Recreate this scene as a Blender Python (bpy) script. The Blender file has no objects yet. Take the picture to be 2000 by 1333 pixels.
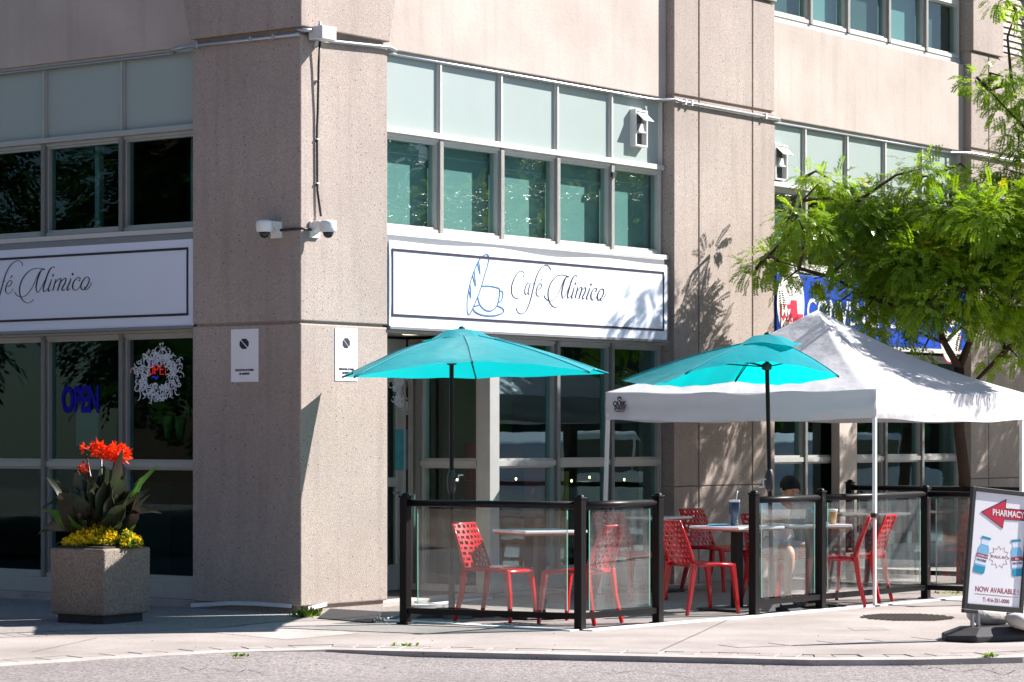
import bpy, bmesh, math, random
from mathutils import Vector, Matrix
random.seed(7)
R_ = math.radians
sc = bpy.context.scene
COL = sc.collection
# ---------------------------------------------------------------- camera
F, HOR, CZ = 5294.0, 853.0, 1.55          # photo focal length and horizon in photo pixels, eye height
cam_d = bpy.data.cameras.new("camera"); cam = bpy.data.objects.new("camera", cam_d); COL.objects.link(cam)
cam.location = (0, 0, CZ); cam.rotation_euler = (R_(90), 0, 0)
cam_d.sensor_width = 36.0; cam_d.lens = F / 2000 * 36; cam_d.shift_y = (HOR - 666.5) / 2000
cam_d.clip_end = 1000
sc.camera = cam
# ---------------------------------------------------------------- sky and sun
SUN_EL = R_(38.0); SUN_AZ = math.atan2(0.945, 0.329)       # azimuth clockwise from +Y
w = bpy.data.worlds.new("World"); sc.world = w; w.use_nodes = True
nt = w.node_tree; sky = nt.nodes.new("ShaderNodeTexSky"); sky.sky_type = 'NISHITA'; sky.sun_disc = False
sky.sun_elevation = SUN_EL; sky.sun_rotation = SUN_AZ; sky.dust_density = 0.3; sky.ozone_density = 4.5
nt.links.new(sky.outputs[0], nt.nodes["Background"].inputs[0]); nt.nodes["Background"].inputs[1].default_value = 0.05
sd = bpy.data.lights.new("sun", 'SUN'); sd.energy = 5.0; sd.angle = R_(0.5); sd.color = (1.0, 0.94, 0.89)
so = bpy.data.objects.new("sun", sd); COL.objects.link(so)
sdir = Vector((math.sin(SUN_AZ) * math.cos(SUN_EL), math.cos(SUN_AZ) * math.cos(SUN_EL), math.sin(SUN_EL)))
so.rotation_euler = sdir.to_track_quat('Z', 'Y').to_euler(); so.location = (20, 10, 20)
sc.view_settings.view_transform = 'Standard'; sc.view_settings.look = 'None'
sc.view_settings.exposure = 1.38; sc.view_settings.gamma = 1
sc.cycles.max_bounces = 8; sc.cycles.transparent_max_bounces = 24
sc.cycles.caustics_reflective = False; sc.cycles.caustics_refractive = False
# ---------------------------------------------------------------- materials
def new_mat(name):
    m = bpy.data.materials.new(name); m.use_nodes = True
    n = m.node_tree.nodes; return m, n, m.node_tree.links, n["Principled BSDF"]
def sp(b, rough, metal=0.0, spec=0.5, coat=0.0):
    b.inputs["Roughness"].default_value = rough; b.inputs["Metallic"].default_value = metal
    b.inputs["Specular IOR Level"].default_value = spec; b.inputs["Coat Weight"].default_value = coat
def c4(c): return (c[0], c[1], c[2], 1)
def plain(name, col, rough=0.5, metal=0.0, spec=0.5, var=0.12, scale=6.0, bump=0.0, bscale=80.0, coat=0.0):
    m, n, l, b = new_mat(name); sp(b, rough, metal, spec, coat)
    g = n.new("ShaderNodeNewGeometry"); t = n.new("ShaderNodeTexNoise"); t.inputs["Scale"].default_value = scale
    t.inputs["Detail"].default_value = 5; l.new(g.outputs["Position"], t.inputs["Vector"])
    mx = n.new("ShaderNodeMix"); mx.data_type = 'RGBA'
    mx.inputs[6].default_value = c4([c * (1 - var) for c in col]); mx.inputs[7].default_value = c4([min(1, c * (1 + var)) for c in col])
    l.new(t.outputs[0], mx.inputs[0]); l.new(mx.outputs[2], b.inputs["Base Color"])
    if bump:
        t2 = n.new("ShaderNodeTexNoise"); t2.inputs["Scale"].default_value = bscale; l.new(g.outputs["Position"], t2.inputs["Vector"])
        bp = n.new("ShaderNodeBump"); bp.inputs["Strength"].default_value = bump; bp.inputs["Distance"].default_value = 0.01
        l.new(t2.outputs[0], bp.inputs["Height"]); l.new(bp.outputs[0], b.inputs["Normal"])
    return m
def stone(name, cols, speck=0.35, sscale=160, bump=0.25, streak=0.2, pits=True, rough=0.9, bscale=120, big=0.8):
    """mineral surface: large blotches, rain streaks, aggregate grains and small dark pits"""
    m, n, l, b = new_mat(name); sp(b, rough, 0, 0.25)
    g = n.new("ShaderNodeNewGeometry"); P = g.outputs["Position"]
    def noise(s, d=4, vec=None):
        t = n.new("ShaderNodeTexNoise"); t.inputs["Scale"].default_value = s; t.inputs["Detail"].default_value = d
        l.new(vec or P, t.inputs["Vector"]); return t.outputs[0]
    def ramp(v, a, bb):
        r = n.new("ShaderNodeMapRange"); r.inputs[1].default_value = a; r.inputs[2].default_value = bb; l.new(v, r.inputs[0]); return r.outputs[0]
    def mix(f, a, bb, mode='MIX', fac=None):
        x = n.new("ShaderNodeMix"); x.data_type = 'RGBA'; x.blend_type = mode
        if f is not None: l.new(f, x.inputs[0])
        else: x.inputs[0].default_value = fac
        for s, i in ((a, 6), (bb, 7)):
            if isinstance(s, tuple) or isinstance(s, list): x.inputs[i].default_value = c4(s)
            else: l.new(s, x.inputs[i])
        return x.outputs[2]
    c = mix(ramp(noise(big, 6), 0.3, 0.7), cols[0], cols[1])
    mp = n.new("ShaderNodeMapping"); mp.inputs["Scale"].default_value = (9, 9, 0.7); l.new(P, mp.inputs["Vector"])
    st = ramp(noise(1.0, 5, mp.outputs[0]), 0.52, 0.75)
    mu = n.new("ShaderNodeMath"); mu.operation = 'MULTIPLY'; mu.inputs[1].default_value = streak; l.new(st, mu.inputs[0])
    c = mix(mu.outputs[0], c, [x * 0.55 for x in cols[0]])
    v = n.new("ShaderNodeTexVoronoi"); v.inputs["Scale"].default_value = sscale; l.new(P, v.inputs["Vector"])
    sv = n.new("ShaderNodeSeparateColor"); l.new(v.outputs["Color"], sv.inputs[0])
    g2 = ramp(sv.outputs[0], 0.0, 1.0)
    mm = n.new("ShaderNodeMath"); mm.operation = 'MULTIPLY'; mm.inputs[1].default_value = speck; l.new(g2, mm.inputs[0])
    c = mix(mm.outputs[0], c, [x * 0.45 for x in cols[1]])
    if pits:
        v2 = n.new("ShaderNodeTexVoronoi"); v2.inputs["Scale"].default_value = 19; v2.inputs["Randomness"].default_value = 1; l.new(P, v2.inputs["Vector"])
        pf = ramp(v2.outputs["Distance"], 0.17, 0.09)
        sv2 = n.new("ShaderNodeSeparateColor"); l.new(v2.outputs["Color"], sv2.inputs[0])
        gt = n.new("ShaderNodeMath"); gt.operation = 'GREATER_THAN'; gt.inputs[1].default_value = 0.55; l.new(sv2.outputs[1], gt.inputs[0])
        m3 = n.new("ShaderNodeMath"); m3.operation = 'MULTIPLY'; l.new(pf, m3.inputs[0]); l.new(gt.outputs[0], m3.inputs[1])
        m4 = n.new("ShaderNodeMath"); m4.operation = 'MULTIPLY'; m4.inputs[1].default_value = 0.75; l.new(m3.outputs[0], m4.inputs[0])
        c = mix(m4.outputs[0], c, (0.06, 0.04, 0.04))
    l.new(c, b.inputs["Base Color"])
    bp = n.new("ShaderNodeBump"); bp.inputs["Strength"].default_value = bump; bp.inputs["Distance"].default_value = 0.012
    l.new(noise(bscale, 6), bp.inputs["Height"]); l.new(bp.outputs[0], b.inputs["Normal"])
    return m
def glassy(name, tint, refl=1.0, dirt=0.0, dcol=(0.5, 0.52, 0.5), ior=1.5, wav=0.0):
    m, n, l, b = new_mat(name); n.remove(b)
    out = n["Material Output"]; tr = n.new("ShaderNodeBsdfTransparent"); tr.inputs[0].default_value = c4(tint)
    gl = n.new("ShaderNodeBsdfGlossy"); gl.inputs["Roughness"].default_value = 0.01; gl.inputs[0].default_value = c4(refl) if isinstance(refl, tuple) else (refl, refl, refl, 1)
    fr = n.new("ShaderNodeFresnel"); fr.inputs[0].default_value = ior
    mx = n.new("ShaderNodeMixShader"); g0 = n.new("ShaderNodeNewGeometry"); sb_ = n.new("ShaderNodeMath"); sb_.operation = 'SUBTRACT'; sb_.inputs[0].default_value = 1; l.new(g0.outputs["Backfacing"], sb_.inputs[1])
    mu_ = n.new("ShaderNodeMath"); mu_.operation = 'MULTIPLY'; l.new(fr.outputs[0], mu_.inputs[0]); l.new(sb_.outputs[0], mu_.inputs[1])
    l.new(mu_.outputs[0], mx.inputs[0]); l.new(tr.outputs[0], mx.inputs[1]); l.new(gl.outputs[0], mx.inputs[2])
    last = mx
    if wav:
        g = n.new("ShaderNodeNewGeometry"); t = n.new("ShaderNodeTexNoise"); t.inputs["Scale"].default_value = 1.6
        l.new(g.outputs["Position"], t.inputs["Vector"]); bp = n.new("ShaderNodeBump"); bp.inputs["Strength"].default_value = wav
        bp.inputs["Distance"].default_value = 0.02; l.new(t.outputs[0], bp.inputs["Height"]); l.new(bp.outputs[0], gl.inputs["Normal"])
    if dirt:
        df = n.new("ShaderNodeBsdfDiffuse"); df.inputs[0].default_value = c4(dcol)
        g = n.new("ShaderNodeNewGeometry"); mp = n.new("ShaderNodeMapping"); mp.inputs["Scale"].default_value = (9, 9, 2.0)
        l.new(g.outputs["Position"], mp.inputs["Vector"])
        t = n.new("ShaderNodeTexNoise"); t.inputs["Scale"].default_value = 1.3; t.inputs["Detail"].default_value = 6; l.new(mp.outputs[0], t.inputs["Vector"])
        mr = n.new("ShaderNodeMapRange"); mr.inputs[1].default_value = 0.35; mr.inputs[2].default_value = 0.75; mr.inputs[3].default_value = dirt * 0.3
        mr.inputs[4].default_value = dirt * 1.6; l.new(t.outputs[0], mr.inputs[0])
        m2 = n.new("ShaderNodeMixShader"); l.new(mr.outputs[0], m2.inputs[0]); l.new(mx.outputs[0], m2.inputs[1]); l.new(df.outputs[0], m2.inputs[2]); last = m2
    l.new(last.outputs[0], out.inputs[0]); return m
def cloth(name, col, tcol, fac=0.45, rough=0.7, var=0.06, wr=0.0):
    m, n, l, b = new_mat(name); sp(b, rough, 0, 0.3); b.inputs["Base Color"].default_value = c4(col)
    g = n.new("ShaderNodeNewGeometry"); t = n.new("ShaderNodeTexNoise"); t.inputs["Scale"].default_value = 3; t.inputs["Detail"].default_value = 6
    l.new(g.outputs["Position"], t.inputs["Vector"])
    mx = n.new("ShaderNodeMix"); mx.data_type = 'RGBA'; mx.inputs[6].default_value = c4([c * (1 - var) for c in col]); mx.inputs[7].default_value = c4([min(1, c * (1 + var)) for c in col])
    l.new(t.outputs[0], mx.inputs[0]); l.new(mx.outputs[2], b.inputs["Base Color"])
    if wr:
        bp = n.new("ShaderNodeBump"); bp.inputs["Strength"].default_value = wr; bp.inputs["Distance"].default_value = 0.05
        l.new(t.outputs[0], bp.inputs["Height"]); l.new(bp.outputs[0], b.inputs["Normal"])
    tl = n.new("ShaderNodeBsdfTranslucent"); tl.inputs[0].default_value = c4(tcol)
    ms = n.new("ShaderNodeMixShader"); ms.inputs[0].default_value = fac
    l.new(b.outputs[0], ms.inputs[1]); l.new(tl.outputs[0], ms.inputs[2]); l.new(ms.outputs[0], n["Material Output"].inputs[0]); return m
def leafm(name, ca, cb, cc=None, rough=0.35, fac=0.4, scale=1.2):
    m, n, l, b = new_mat(name); sp(b, rough, 0, 0.5)
    g = n.new("ShaderNodeNewGeometry"); t = n.new("ShaderNodeTexNoise"); t.inputs["Scale"].default_value = scale; t.inputs["Detail"].default_value = 3
    l.new(g.outputs["Position"], t.inputs["Vector"])
    r = n.new("ShaderNodeValToRGB"); r.color_ramp.elements[0].position = 0.3; r.color_ramp.elements[1].position = 0.65
    r.color_ramp.elements[0].color = c4(ca); r.color_ramp.elements[1].color = c4(cb)
    if cc: e = r.color_ramp.elements.new(0.74); e.color = c4(cc)
    l.new(t.outputs[0], r.inputs[0]); l.new(r.outputs[0], b.inputs["Base Color"])
    tl = n.new("ShaderNodeBsdfTranslucent"); hs = n.new("ShaderNodeHueSaturation"); hs.inputs["Value"].default_value = 1.6; hs.inputs["Saturation"].default_value = 1.1
    l.new(r.outputs[0], hs.inputs["Color"]); l.new(hs.outputs[0], tl.inputs[0])
    ms = n.new("ShaderNodeMixShader"); ms.inputs[0].default_value = fac
    l.new(b.outputs[0], ms.inputs[1]); l.new(tl.outputs[0], ms.inputs[2]); l.new(ms.outputs[0], n["Material Output"].inputs[0]); return m
def emit(name, col, st):
    m, n, l, b = new_mat(name); b.inputs["Base Color"].default_value = c4(col); b.inputs["Emission Color"].default_value = c4(col)
    b.inputs["Emission Strength"].default_value = st; return m
def brickm(name, c1, c2, mortar, scale, rot=0.0, bw=0.5, rh=0.25, bump=0.3, ms=0.012):
    m, n, l, b = new_mat(name); sp(b, 0.9, 0, 0.25)
    g = n.new("ShaderNodeNewGeometry"); mp = n.new("ShaderNodeMapping"); mp.inputs["Rotation"].default_value = (0, 0, rot); l.new(g.outputs["Position"], mp.inputs["Vector"])
    br = n.new("ShaderNodeTexBrick"); l.new(mp.outputs[0], br.inputs["Vector"]); br.inputs["Scale"].default_value = scale
    br.inputs["Color1"].default_value = c4(c1); br.inputs["Color2"].default_value = c4(c2); br.inputs["Mortar"].default_value = c4(mortar)
    br.inputs["Mortar Size"].default_value = ms; br.inputs["Brick Width"].default_value = bw; br.inputs["Row Height"].default_value = rh
    t = n.new("ShaderNodeTexNoise"); t.inputs["Scale"].default_value = 40; t.inputs["Detail"].default_value = 5; l.new(g.outputs["Position"], t.inputs["Vector"])
    mx = n.new("ShaderNodeMix"); mx.data_type = 'RGBA'; mx.blend_type = 'MULTIPLY'; mx.inputs[0].default_value = 0.5
    l.new(br.outputs[0], mx.inputs[6]); l.new(t.outputs[1], mx.inputs[7]); l.new(mx.outputs[2], b.inputs["Base Color"])
    bp = n.new("ShaderNodeBump"); bp.inputs["Strength"].default_value = bump; bp.inputs["Distance"].default_value = 0.01
    l.new(t.outputs[0], bp.inputs["Height"]); l.new(bp.outputs[0], b.inputs["Normal"]); return m
M = {}
M['conc'] = stone('aggregate concrete', [(0.385, 0.322, 0.285), (0.50, 0.425, 0.38)], speck=0.55, sscale=105, bump=0.5, streak=0.32)
M['smooth'] = stone('smooth concrete', [(0.42, 0.36, 0.322), (0.53, 0.465, 0.42)], speck=0.08, sscale=60, bump=0.2, streak=0.2, pits=False, bscale=30, big=1.3)
M['planter'] = stone('pebble concrete', [(0.26, 0.215, 0.175), (0.36, 0.305, 0.255)], speck=0.85, sscale=95, bump=1.0, streak=0.25, pits=True, bscale=90)
M['asphalt'] = stone('asphalt', [(0.26, 0.23, 0.225), (0.36, 0.325, 0.32)], speck=1.0, sscale=42, bump=1.0, streak=0.0, pits=False, bscale=45, big=0.5)
M['walk'] = stone('pavement concrete', [(0.27, 0.235, 0.215), (0.43, 0.385, 0.36)], speck=0.3, sscale=90, bump=0.3, streak=0.0, pits=True, big=1.1)
M['kerb'] = stone('kerb concrete', [(0.36, 0.32, 0.30), (0.52, 0.47, 0.44)], speck=0.3, sscale=110, bump=0.4, streak=0.0, pits=True, big=3)
M['aggr'] = stone('exposed aggregate paving', [(0.34, 0.31, 0.28), (0.42, 0.38, 0.35)], speck=0.7, sscale=60, bump=0.6, streak=0, pits=False)
M['paver'] = stone('grey paver', [(0.28, 0.25, 0.24), (0.40, 0.36, 0.34)], speck=0.3, sscale=120, bump=0.4, streak=0, pits=False, big=5)
M['patio'] = brickm('patio pavers', (0.40, 0.34, 0.32), (0.30, 0.27, 0.26), (0.14, 0.12, 0.11), 5.0, rot=R_(-53))
M['rock'] = stone('rocks', [(0.12, 0.09, 0.065), (0.26, 0.20, 0.15)], speck=0.8, sscale=8, bump=1.0, streak=0, pits=False, bscale=9)
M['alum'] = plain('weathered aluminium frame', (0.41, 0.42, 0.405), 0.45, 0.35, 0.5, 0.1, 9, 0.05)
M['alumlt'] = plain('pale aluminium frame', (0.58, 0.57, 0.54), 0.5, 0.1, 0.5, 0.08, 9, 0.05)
M['panel'] = plain('pale green infill panel', (0.34, 0.40, 0.385), 0.28, 0.0, 0.6, 0.05, 2.5, 0.02, 3)
M['glass'] = glassy('green tinted window glass', (0.72, 0.86, 0.85), 0.95, 0.0, wav=0.1, ior=1.7)
M['glassdk'] = glassy('dark tinted window glass', (0.62, 0.80, 0.80), (0.35, 0.5, 0.5), 0.0, wav=0.02, ior=1.5)
M['glassr'] = glassy('street reflecting window glass', (0.62, 0.82, 0.82), (0.62, 0.92, 1.0), 0.0, wav=0.06, ior=2.3)
M['fglass'] = glassy('clear fence glass', (0.95, 0.975, 0.97), 1.0, 0.05, ior=1.9)
M['gedge'] = plain('green glass edge', (0.25, 0.62, 0.50), 0.15, 0, 0.6, 0.05)
M['blind'] = cloth('roller blind cloth', (0.45, 0.50, 0.48), (0.4, 0.45, 0.42), 0.2)
M['curtain'] = plain('dark curtain', (0.10, 0.11, 0.10), 0.9)
M['dark'] = plain('dark interior wall', (0.07, 0.085, 0.08), 0.9)
M['darkfloor'] = plain('dark interior floor', (0.06, 0.055, 0.05), 0.6)
M['soffit'] = plain('painted soffit', (0.42, 0.37, 0.31), 0.8)
M['brick'] = plain('dark brown brick', (0.10, 0.06, 0.045), 0.9, 0, 0.3, 0.3, 3)
M['green'] = plain('green painted wall', (0.12, 0.22, 0.05), 0.8)
M['signw'] = plain('white sign vinyl', (0.71, 0.78, 0.91), 0.45, 0, 0.5, 0.015, 2)  # bluish white, deepened so the colour carries the blue of sky shade
M['ink'] = plain('dark sign ink', (0.02, 0.012, 0.03), 0.5)
M['logob'] = plain('blue sign ink', (0.06, 0.17, 0.36), 0.5)
M['white'] = plain('white paint', (0.80, 0.80, 0.79), 0.4, 0, 0.5, 0.03)
M['whitegrey'] = plain('off-white plastic', (0.66, 0.66, 0.66), 0.4, 0, 0.5, 0.05, 20)
M['flash'] = plain('white membrane', (0.72, 0.75, 0.78), 0.6)
M['galv'] = plain('galvanised conduit', (0.42, 0.44, 0.47), 0.35, 0.7, 0.5, 0.15, 20)
M['rust'] = plain('rust', (0.2, 0.09, 0.04), 0.9)
M['steeldk'] = plain('grey sheet metal', (0.25, 0.26, 0.28), 0.45, 0.5, 0.5, 0.1)
M['black'] = plain('black powder coat', (0.005, 0.004, 0.005), 0.42, 0, 0.22, 0.2, 8, 0.05, 60)
M['blackp'] = plain('black plastic', (0.02, 0.02, 0.022), 0.5)
M['rubber'] = plain('dusty black rubber', (0.035, 0.034, 0.038), 0.7, 0, 0.4, 0.3, 12, 0.2)
M['dome'] = plain('smoked dome', (0.03, 0.03, 0.03), 0.12)
M['red'] = plain('red plastic', (0.47, 0.004, 0.010), 0.25, 0, 0.45, 0.06, 5, 0.0, 80, 0.3)
M['teal'] = cloth('teal umbrella cloth', (0.015, 0.35, 0.42), (0.0, 0.62, 0.64), 0.40, 0.42, 0.2, 0.5)
M['tent'] = cloth('white canopy cloth', (0.72, 0.73, 0.77), (0.5, 0.5, 0.5), 0.25, 0.55, 0.04, 0.6)
M['ttop'] = plain('white table top', (0.78, 0.79, 0.82), 0.12, 0, 0.6, 0.03)
M['wood'] = plain('wood edge', (0.36, 0.17, 0.07), 0.5)
M['bark'] = stone('bark', [(0.045, 0.028, 0.02), (0.11, 0.07, 0.05)], speck=0.5, sscale=60, bump=1, streak=0.4, pits=False, bscale=40)
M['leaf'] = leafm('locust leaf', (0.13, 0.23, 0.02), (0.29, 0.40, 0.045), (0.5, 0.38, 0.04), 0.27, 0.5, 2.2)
M['leaf2'] = leafm('darker locust leaf', (0.08, 0.17, 0.02), (0.24, 0.37, 0.04), None, 0.25, 0.5, 1.6)  # darker leaf tone mixed at random through the crown
M['darkleaf'] = leafm('far leaf', (0.02, 0.07, 0.01), (0.07, 0.16, 0.02), None, 0.4, 0.4, 0.8)
M['canna'] = leafm('bronze canna leaf', (0.022, 0.045, 0.018), (0.05, 0.035, 0.03), None, 0.3, 0.25, 5)
M['cannag'] = leafm('green canna leaf', (0.05, 0.13, 0.03), (0.10, 0.22, 0.03), None, 0.3, 0.4, 5)
M['petal'] = cloth('orange red petal', (0.85, 0.055, 0.008), (0.9, 0.07, 0.01), 0.35, 0.5, 0.3)
M['yellow'] = cloth('yellow petal', (0.95, 0.68, 0.02), (0.95, 0.7, 0.02), 0.35, 0.6, 0.2)
M['soil'] = plain('soil', (0.04, 0.028, 0.02), 0.95)
M['weed'] = leafm('weed', (0.08, 0.16, 0.02), (0.22, 0.30, 0.05), None, 0.5, 0.4, 9)
M['skin'] = plain('skin', (0.50, 0.27, 0.18), 0.5, 0, 0.4, 0.05)
M['hair'] = plain('black hair', (0.006, 0.005, 0.005), 0.6, 0, 0.2)
M['tee'] = plain('white t-shirt', (0.84, 0.86, 0.92), 0.85)
M['shorts'] = plain('light grey shorts', (0.42, 0.43, 0.47), 0.85)
M['navy'] = plain('navy tumbler', (0.03, 0.055, 0.10), 0.35)
M['straw'] = plain('clear straw', (0.65, 0.68, 0.7), 0.2)
M['coffee'] = plain('iced coffee', (0.42, 0.26, 0.12), 0.3)
M['pop'] = plain('poster white', (0.84, 0.84, 0.88), 0.5, 0, 0.5, 0.02)
M['crim'] = plain('crimson print', (0.55, 0.01, 0.05), 0.5)
M['maroon'] = plain('maroon print', (0.33, 0.03, 0.06), 0.5)
M['skyb'] = plain('light blue print', (0.20, 0.48, 0.72), 0.5, 0, 0.5, 0.15, 30)
M['tealp'] = plain('deep blue print', (0.01, 0.28, 0.45), 0.5)
M['mblue'] = plain('royal blue sign', (0.0, 0.05, 0.42), 0.4, 0, 0.5, 0.05)
M['bag'] = cloth('woven white sandbag', (0.55, 0.53, 0.50), (0.3, 0.3, 0.3), 0.1, 0.8, 0.25, 0.8)
M['decalb'] = plain('blue window vinyl', (0.0, 0.0, 0.28), 0.6, 0, 0.2)
M['seam'] = plain('darker teal seam', (0.0, 0.24, 0.30), 0.7)
M['decalw'] = plain('white window vinyl', (0.62, 0.68, 0.75), 0.5)
M['neon'] = emit('red neon tube', (1.0, 0.02, 0.03), 0.5)
M['led'] = emit('blue light dots', (0.08, 0.03, 1.0), 0.7)
M['bulb'] = emit('warm bulb', (1.0, 0.62, 0.22), 6.0)
M['tube'] = emit('lit shelf strip', (1.0, 0.85, 0.6), 1.2)
M['redp'] = plain('red interior paint', (0.45, 0.02, 0.02), 0.5)
M['yel'] = plain('yellow plastic', (0.75, 0.42, 0.01), 0.4)
M['carw'] = plain('white car paint', (0.75, 0.76, 0.78), 0.15, 0, 0.6, 0.01)
M['carg'] = plain('car glass', (0.02, 0.025, 0.03), 0.05)
M['tealboard'] = plain('teal poster', (0.05, 0.28, 0.34), 0.5, 0, 0.5, 0.4, 14)
# ---------------------------------------------------------------- mesh helpers
class MB:
    def __init__(s, fn=None): s.v = []; s.f = []; s.fn = fn; s.sm = []
    def add(s, vs, fs, smooth=False):
        o = len(s.v)
        s.v += [tuple(s.fn(*p)) if s.fn else tuple(p) for p in vs]
        s.f += [tuple(i + o for i in f) for f in fs]; s.sm += [smooth] * len(fs); return s
    def box(s, x0, x1, y0, y1, z0, z1):
        return s.add([(x0, y0, z0), (x1, y0, z0), (x1, y1, z0), (x0, y1, z0), (x0, y0, z1), (x1, y0, z1), (x1, y1, z1), (x0, y1, z1)],
                     [(0, 3, 2, 1), (4, 5, 6, 7), (0, 1, 5, 4), (1, 2, 6, 5), (2, 3, 7, 6), (3, 0, 4, 7)])
    def hexa(s, b, t):   # bottom 4 points, top 4 points
        return s.add(list(b) + list(t), [(0, 3, 2, 1), (4, 5, 6, 7), (0, 1, 5, 4), (1, 2, 6, 5), (2, 3, 7, 6), (3, 0, 4, 7)])
    def tube(s, pts, r, n=8, cap=True, square=False, smooth=True):
        pts = [Vector(p) for p in pts]; rs = r if isinstance(r, (list, tuple)) else [r] * len(pts)
        vs = []; prev = None
        for i, p in enumerate(pts):
            d = (pts[min(i + 1, len(pts) - 1)] - pts[max(i - 1, 0)]).normalized()
            if prev is None:
                up = Vector((0, 0, 1)) if abs(d.z) < 0.9 else Vector((1, 0, 0)); a = d.cross(up).normalized()
            else: a = (prev - d * prev.dot(d)).normalized()
            prev = a; b = d.cross(a)
            for k in range(n):
                t = 2 * math.pi * (k + (0.5 if square else 0)) / n; vs.append(p + (a * math.cos(t) + b * math.sin(t)) * rs[i])
        fs = []
        for i in range(len(pts) - 1):
            for k in range(n): fs.append((i * n + k, i * n + (k + 1) % n, (i + 1) * n + (k + 1) % n, (i + 1) * n + k))
        if cap: fs.append(tuple(range(n - 1, -1, -1))); fs.append(tuple((len(pts) - 1) * n + k for k in range(n)))
        return s.add(vs, fs, smooth and not square)
    def lathe(s, prof, c=(0, 0, 0), n=20, smooth=True):
        vs = []; fs = []
        for r, z in prof:
            for k in range(n): t = 2 * math.pi * k / n; vs.append((c[0] + r * math.cos(t), c[1] + r * math.sin(t), c[2] + z))
        for i in range(len(prof) - 1):
            for k in range(n): fs.append((i * n + k, i * n + (k + 1) % n, (i + 1) * n + (k + 1) % n, (i + 1) * n + k))
        fs.append(tuple(range(n - 1, -1, -1))); fs.append(tuple((len(prof) - 1) * n + k for k in range(n)))
        return s.add(vs, fs, smooth)
    def poly(s, pts, fnp, th):   # flat outline in 2D with thickness, fnp(u, v, d) -> xyz
        n = len(pts); a = [fnp(p[0], p[1], 0) for p in pts]; b = [fnp(p[0], p[1], th) for p in pts]
        return s.add(a + b, [tuple(range(n)), tuple(range(2 * n - 1, n - 1, -1))] + [(i, (i + 1) % n, n + (i + 1) % n, n + i) for i in range(n)])
    def stroke(s, pts, ws, fnp, th=0.003, sub=6, closed=False):
        """pen stroke of changing width lying on a surface given by fnp(u, v, d)"""
        n = len(pts); P = []; W = []
        for i in range(n - 1 + (1 if closed else 0)):
            g = lambda k: pts[k % n] if closed else pts[max(0, min(n - 1, k))]
            h = lambda k: ws[k % n] if closed else ws[max(0, min(n - 1, k))]
            p0, p1, p2, p3 = g(i - 1), g(i), g(i + 1), g(i + 2)
            for j in range(sub):
                t = j / sub
                P.append(tuple(0.5 * ((2 * p1[a]) + (-p0[a] + p2[a]) * t + (2 * p0[a] - 5 * p1[a] + 4 * p2[a] - p3[a]) * t * t + (-p0[a] + 3 * p1[a] - 3 * p2[a] + p3[a]) * t ** 3) for a in (0, 1)))
                W.append(h(i) * (1 - t) + h(i + 1) * t)
        if not closed: P.append(tuple(pts[-1])); W.append(ws[-1])
        else: P.append(P[0]); W.append(W[0])
        vs = []; m = len(P)
        for i in range(m):
            a = P[max(0, i - 1)]; b = P[min(m - 1, i + 1)]; dx, dy = b[0] - a[0], b[1] - a[1]; q = math.hypot(dx, dy) or 1
            nx, ny = -dy / q * W[i] / 2, dx / q * W[i] / 2
            for sx in (1, -1):
                for d in (0, th): vs.append(fnp(P[i][0] + nx * sx, P[i][1] + ny * sx, d))
        fs = []
        for i in range(m - 1):
            o = i * 4
            fs += [(o + 1, o + 3, o + 7, o + 5), (o, o + 4, o + 6, o + 2), (o, o + 1, o + 5, o + 4), (o + 2, o + 6, o + 7, o + 3)]
        return s.add(vs, fs)
    def text(s, txt, size, fnp, at=(0, 0), sx=1.0, align='CENTER', th=0.003, bold=0.0, shear=0.0, space=1.0):
        cu = bpy.data.curves.new("t", 'FONT'); cu.body = txt; cu.size = size; cu.align_x = align; cu.resolution_u = 3
        cu.offset = bold; cu.shear = shear; cu.space_character = space
        ob = bpy.data.objects.new("t", cu); me = ob.to_mesh()
        vs = [(at[0] + v.co.x * sx, at[1] + v.co.y) for v in me.vertices]; fs = [tuple(p.vertices) for p in me.polygons]
        n = len(vs); a = [fnp(p[0], p[1], th) for p in vs]
        ec = {}
        for f in fs:
            for i in range(len(f)):
                e = (f[i], f[(i + 1) % len(f)]); k = tuple(sorted(e)); ec[k] = None if k in ec else e
        b = [fnp(p[0], p[1], 0) for p in vs]
        s.add(a + b, fs + [(e[0], e[1], n + e[1], n + e[0]) for e in ec.values() if e])
        ob.to_mesh_clear(); bpy.data.objects.remove(ob); bpy.data.curves.remove(cu); return s
    def build(s, name, mat, parent=None, bevel=0.0, segs=2, recalc=True, loc=None, solid=0.0):
        me = bpy.data.meshes.new(name); me.from_pydata(s.v, [], s.f)
        for p, q in zip(me.polygons, s.sm): p.use_smooth = q
        if recalc:
            b = bmesh.new(); b.from_mesh(me); bmesh.ops.recalc_face_normals(b, faces=b.faces); b.to_mesh(me); b.free()
        me.materials.append(M[mat] if isinstance(mat, str) else mat)
        o = bpy.data.objects.new(name, me); COL.objects.link(o); o.parent = parent
        if loc: o.location = loc
        if solid: q = o.modifiers.new("solid", 'SOLIDIFY'); q.thickness = solid; q.offset = 0
        if bevel: q = o.modifiers.new("bevel", 'BEVEL'); q.width = bevel; q.segments = segs; q.limit_method = 'ANGLE'; q.angle_limit = R_(40)
        return o
def each(fn, name, mat, parent, boxes, bevel=0.0):
    for b in boxes: MB(fn).box(*b).build(name, mat, parent, bevel=bevel)
def tag(o, label, cat, group=None):
    o['label'] = label; o['category'] = cat
    if group: o['group'] = group
    return o
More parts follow.
